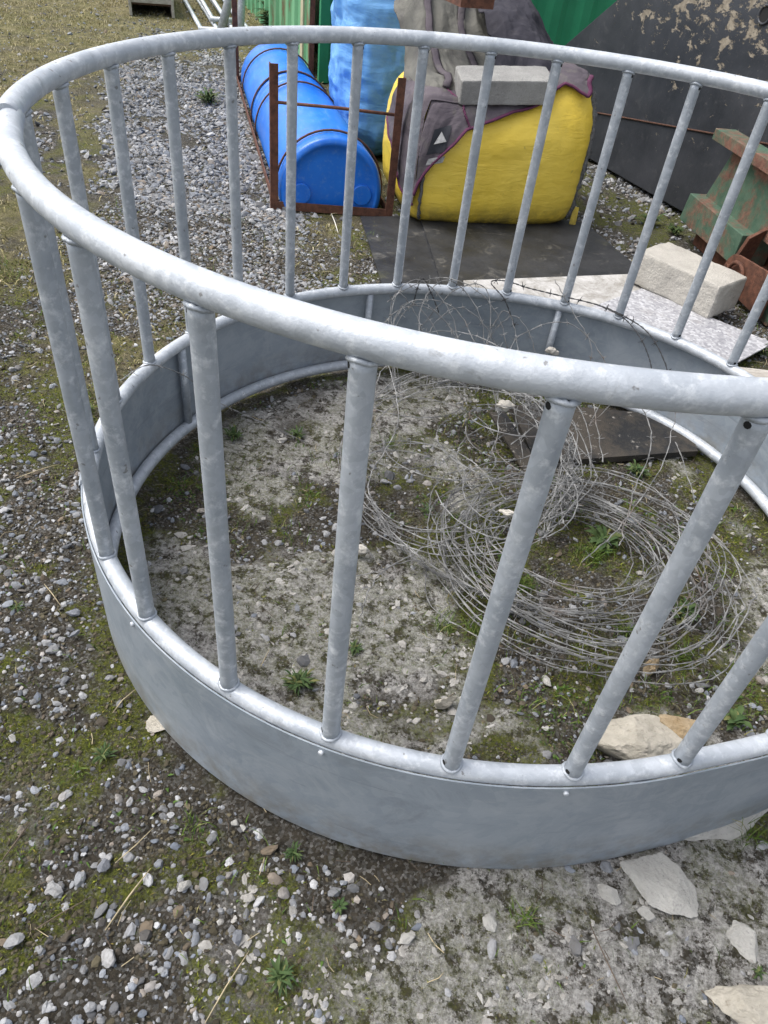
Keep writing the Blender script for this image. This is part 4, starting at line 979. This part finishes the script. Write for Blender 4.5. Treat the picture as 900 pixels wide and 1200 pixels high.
plants = [((330, 1148), .040, 26, 'bushy green weed rosette at the bottom edge left of the middle'),
          ((122, 885), .035, 16, 'small feathery green weed left of the white stone under the sheet panel'),
          ((238, 882), .0, 0, ''), ((345, 1000), .028, 14, 'green weed just below the sheet panel at lower left'),
          ((398, 1062), .022, 7, 'three leaved seedling on the gravel below the sheet panel'),
          ((885, 1142), .024, 9, 'bright green seedling in the bottom right corner'),
          ((20, 712), .026, 14, 'light green weed at the left edge of the gravel'),
          ((705, 640), .075, 16, 'leafy nettle in the middle of the flat wire coil'),
          ((800, 720), .060, 16, 'broad leaved weed at the right edge of the wire coil'),
          ((855, 850), .050, 12, 'dark green clover by the pale rock inside the rim'),
          ((745, 555), .055, 22, 'low weed growing in front of the black board'),
          ((350, 800), .055, 26, 'dark weed clump inside the ring near the front left bars'),
          ((275, 510), .050, 20, 'weed growing by the bottom rail at the back left inside the ring'),
          ((348, 510), .045, 20, 'weed in the middle of the back left ground inside the ring'),
          ((415, 760), .035, 14, 'small weed beside the fourth near bar inside the ring'),
          ((500, 600), .035, 12, 'yellow green tuft between the two wire coils'),
          ((400, 535), .035, 10, 'grassy weed on lime dust left of the leaning coil'),
          ((245, 120), .12, 26, 'green weed clump on the gravel left of the rusty rack'),
          ((760, 262), .09, 26, 'green weed growing between hopper and pale block'),
          ((790, 275), .07, 20, 'low weed by the foot of the rusty machine'),
          ((885, 415), .07, 20, 'weed under the corner of the speckled sheet'),
          ((325, 35), .30, 60, 'dark leafy weed at the foot of the faded green wall'),
          ((385, 10), .0, 0, ''), ((130, 555), .03, 10, 'tiny weed outside the left rim'), ((105, 480), .03, 14, 'yellowish weed outside the ring on the left')]
for (px, R_, nl, lab) in plants:
    if nl: g = G(*px); near_ = g.y < 1.2; leafplant('weed', lab, (g.x, g.y), R_ * (.8 if near_ else 1), int(nl * 2.6), h=R_ * .3, wd=.26 if 'nettle' in lab or 'clover' in lab or 'leaved' in lab else .13)
# long grass tufts
def tuft(px, n, h_, lab, mat=GRASS):
    g = G(*px); xx = np.array([g.x]) .repeat(n) + rng.normal(0, .006 + n * .00012, n); yy = np.array([g.y]).repeat(n) + rng.normal(0, .006 + n * .00012, n)
    o = blades('grass_tuft', xx, yy, rng.uniform(.5, 1, n) * h_, rng.uniform(.0008, .0015, n), rng.uniform(.3, 1.5, n), mat); tag(o, lab, 'grass tuft')
for a in (((875, 985), 40, .07, 'long grass tuft at the right edge below the sheet panel'), ((612, 1075), 60, .035, 'mossy green grass tuft below the middle of the panel'),
          ((520, 735), 60, .05, 'grass tuft under the lower left of the wire coil'), ((560, 420), 0, 0, ''), ((90, 905), 25, .03, 'short dry grass tuft at lower left'), ((225, 970), 45, .028, 'mossy grass tuft below the left of the panel'),
          ((800, 770), 50, .06, 'grass tuft at lower right of the wire coil'), ((455, 520), 60, .045, 'yellowish grass tuft beneath the leaning coil'), ((650, 600), 70, .05, 'green grass tuft inside the back of the flat coil'), ((690, 655), 160, .06, 'lush grass tuft in the middle of the flat coil'), ((560, 745), 90, .05, 'grass tuft poking through the front of the flat coil'), ((610, 690), 90, .05, 'grass tuft left of the middle of the flat coil'), ((735, 745), 90, .055, 'grass tuft poking through the right front of the flat coil')):
    if a[1]: tuft(*a)

# ------------------------------------------------------------------ rocks
def rock(name, label, px, r, seed, sq, mat, rz=0, sink=.3, sub=4, amp=.45, fr=1.4):
    v, f = ico(sub); v0 = v.copy()
    d = 1 + (fbm(v[:, 0] * fr + seed, v[:, 1] * fr + 5, v[:, 2] * fr + 5, s=seed, o=5) - .5) * amp * 2
    d += (fbm(v[:, 0] * 7 + seed, v[:, 1] * 7 + 5, v[:, 2] * 7 + 5, s=seed + 1, o=3) - .5) * .12
    rr_ = np.random.default_rng(seed); nn_ = rr_.normal(0, 1, (16, 3)); nn_ /= np.linalg.norm(nn_, axis=1)[:, None]; dd_ = rr_.uniform(.55, .95, 16)
    dots = v0 @ nn_.T; lim = np.where(dots > .05, dd_[None] / np.maximum(dots, .05), 9).min(1)
    d = np.minimum(lim, 1.25) * (1 + (fbm(v[:, 0] * 5 + seed, v[:, 1] * 5 + 5, v[:, 2] * 5 + 5, s=seed + 1, o=5) - .5) * .22)
    v = v0 * d[:, None] * np.array(sq) * r
    g = G(*px); o = npmesh(name, v, f, mat, smooth=False); o.location = (g.x, g.y, sq[2] * r * (1 - 2 * sink)); o.rotation_euler = (0, 0, rz)
    return tag(o, label, 'rock')
def rock_mat(nm, a, b, st):
    k = NT(nm); c = k.mix(k.mapr(k.noise(14, 7, .75), .3, .7), a, b); c = k.mix(k.mapr(k.noise(45, 6, .8), .58, .72, 0, .8), c, st); c = k.mix(k.mapr(k.voro(80, 'Distance'), 0, .22, .5, 0), c, st)
    k.col(c).set(rough=.95, spec=.2).bump(k.noise(60, 7, .8), .008, .9); return k.m
LIME = rock_mat('limestone', (.38, .35, .29), (.55, .51, .44), (.20, .17, .13)); TAN = rock_mat('tan_limestone', (.30, .21, .11), (.46, .38, .27), (.15, .12, .08)); GREYR = rock_mat('pale_grey_rock', (.34, .33, .31), (.50, .49, .46), (.16, .16, .165))
DGREY = rock_mat('blue_grey_rock', (.16, .17, .19), (.27, .28, .31), (.09, .09, .095))
rock('limestone_rock', 'large cream limestone rock inside the ring against the front rim', (735, 870), .098, 31, (1.25, .66, .55), LIME, .25)
rock('tan_rock', 'smaller tan and ochre rock right of the cream limestone inside the rim', (803, 864), .058, 37, (1.1, .9, .8), TAN, .6)
rock('flat_stone', 'broad flat pale stone lying below the sheet panel', (782, 1042), .082, 41, (1.15, .72, .22), GREYR, -.75, .15)
rock('white_stone', 'white wedge shaped stone at the right edge', (870, 1108), .036, 43, (1.2, .8, .5), GREYR, -.4)
rock('corner_slab', 'pale slab cut by the bottom right corner', (885, 1188), .062, 47, (1.6, .8, .5), LIME, .1)
rock('edge_stone', 'pale stone half under the sheet panel at the right', (848, 962), .085, 53, (1.5, .5, .25), GREYR, .6)
rock('edge_stone', 'pale dusty stone at the right edge above the long grass tuft', (895, 938), .04, 59, (1.2, .6, .4), GREYR, .8)
rock('white_stone', 'pale stone peeping out under the left of the sheet panel', (190, 848), .030, 61, (1.2, .8, .35), LIME, .3)
rock('cream_stone', 'rounded cream stone inside the ring left of the fifth near bar', (520, 826), .024, 67, (1.2, .8, .8), LIME, .4)
rock('cream_stone', 'angular grey stone standing under the bottom of the wire coil', (762, 785), .03, 71, (.8, .7, 1.1), TAN, .4)
for (px, r, lab) in (((86, 720), .013, 'blue grey stone at the left, upper of two'), ((87, 744), .011, 'darker blue grey stone just below the first one'), ((122, 1014), .012, 'grey stone at lower left near long straw'), ((215, 1040), .0115, 'white upright stone near the long straw'),
                     ((278, 1100), .013, 'flat grey stone beside the bottom straw'), ((572, 1083), .014, 'grey white stone below the middle of the panel'), ((14, 866), .009, 'cream stone at the far left edge'), ((276, 965), .008, 'first of two white pebbles below the panel'), ((285, 970), .007, 'smaller of two white pebbles below the panel'),
                     ((805, 1000), .0, ''), ((712, 1048), .022, 'rounded pale stone left of the broad flat stone'), ((757, 1072), .017, 'small pale stone tucked left below the broad flat stone'), ((760, 838), .0, ''), ((640, 800), .014, 'pale triangular stone below the coil'), ((478, 1100), .014, 'bluish stone near the bottom centre')):
    if r: rock('loose_stone', lab, px, r, int(px[0] * 3 + px[1]), (1.25, .85, .6), DGREY if 'blue' in lab or 'grey stone' in lab else GREYR, random.random() * 3, .2, 3)
# crumbly lime and cement chips
LIMEC = rock_mat('lime_chip', (.28, .265, .24), (.50, .485, .46), (.16, .15, .13))
x, y = pts(90000, -1.2, 1.3, -1.5, 1.2); m = masks(x, y); kk = rng.uniform(0, 1, len(x)) < np.clip(m['lime'] * .55, 0, 1) * sstep(.40, .60, fbm(x * 11, y * 11, s=61, o=3)) * (np.hypot(x, y) < .95); x, y = x[kk], y[kk]
o = scatter_stones('lime_chips', x, y, np.clip(rng.lognormal(math.log(.0048), .5, len(x)), .002, .015), sub=0, squash=.45, sink=.35); o.data.materials[0] = LIMEC
tag(o, 'broken pale lime crust covering the ground inside the ring', 'lime', kind='stuff')
x, y = pts(120000, -.3, 1.5, -1.5, -.5); m = masks(x, y); kk = rng.uniform(0, 1, len(x)) < m['lime'] * .42 * sstep(.40, .60, fbm(x * 11, y * 11, s=62, o=3)) * (np.hypot(x, y) > 1.04); x, y = x[kk], y[kk]
o = scatter_stones('cement_crumbs', x, y, np.clip(rng.lognormal(math.log(.0042), .5, len(x)), .0018, .013), sub=0, squash=.4, sink=.4); o.data.materials[0] = LIMEC
tag(o, 'crumbly pale cement spilled over the ground at the lower right', 'cement', kind='stuff')

# ------------------------------------------------------------------ straws
STRAW = flat('straw', (.42, .35, .22), .8, 0, .25, 60); TWIG = flat('dry_twig', (.12, .09, .065), .9, 0, .3, 40)
def stick(name, lab, a, b, r, mat, cat='straw'):
    a = G(*a); b = G(*b); a.z = b.z = 0; za = float(ground_z(np.array([a.x]), np.array([a.y]))[0]); zb = float(ground_z(np.array([b.x]), np.array([b.y]))[0])
    a.z = za + .010; b.z = zb + .012; m = (a + b) / 2 + Vector((random.gauss(0, .003), random.gauss(0, .003), .004))
    tag(MB().tube([a, (a + m) / 2, m, (m + b) / 2, b], [r * .6, r, r, r * .9, r * .5], 6, flat=.7).build(name, mat), lab, cat)
stick('straw', 'longest pale straw on the gravel at lower left', (123, 1090), (177, 1020), .0024, STRAW)
stick('straw', 'pale straw running off the bottom edge', (240, 1200), (292, 1115), .0018, STRAW)
stick('straw', 'thin straw crossing the gravel above the long pale straw', (135, 1012), (180, 972), .0016, STRAW)
stick('twig', 'brown twig at the left below the dry grass tuft', (0, 1010), (36, 965), .0022, TWIG, 'twig')
stick('twig', 'thin brown twig leading to the long straw', (40, 1090), (108, 1050), .0016, TWIG, 'twig')
stick('straw', 'short straw beside the left of the sheet panel', (132, 835), (160, 808), .0018, STRAW)
stick('straw', 'straw leaning on pebbles at the left edge of the yard', (52, 685), (72, 712), .0016, STRAW)
stick('straw', 'bent straw on the ground left of the rim', (20, 562), (70, 545), .0016, STRAW)
stick('straw', 'straw on lime dust inside the ring', (305, 783), (316, 762), .0016, STRAW)
stick('twig', 'brown root strand below the broad flat stone', (690, 1085), (735, 1180), .0016, TWIG, 'twig')
stick('straw', 'short straw at the bottom centre', (500, 1152), (520, 1140), .0014, STRAW)
stick('straw', 'curled white straw hanging from the front rail of the rack', (388, 250), (396, 275), .004, flat('white_straw', (.7, .68, .6), .8))
# litter of tiny straws and roots
n = 1500; x = rng.uniform(-2.2, 1.2, n); y = rng.uniform(-1.4, 3, n); k = in_view(x, y, 20); x, y = x[k], y[k]; mb = MB(); mb2 = MB()
for i in range(len(x)):
    L = rng.uniform(.012, .055) * (1.6 if y[i] > 1 else 1); a = rng.uniform(0, 2 * PI); z = float(ground_z(x[i:i+1], y[i:i+1])[0]); d = Vector((math.cos(a), math.sin(a), rng.normal(0, .08))) * L / 2; p = Vector((x[i], y[i], z + .007)); b_ = Vector((-d.y, d.x, 0)) * rng.normal(0, .25)
    (mb if i % 5 < 2 else mb2).tube([p - d, p + b_, p + d], rng.uniform(.0005, .0011), 3, caps=False)
tag(mb.build('straw_litter', STRAW), 'tiny bits of pale straw littering the ground', 'straw litter', kind='stuff')
tag(mb2.build('root_litter', TWIG), 'fine dead roots and stalks littering the ground', 'root litter', kind='stuff')
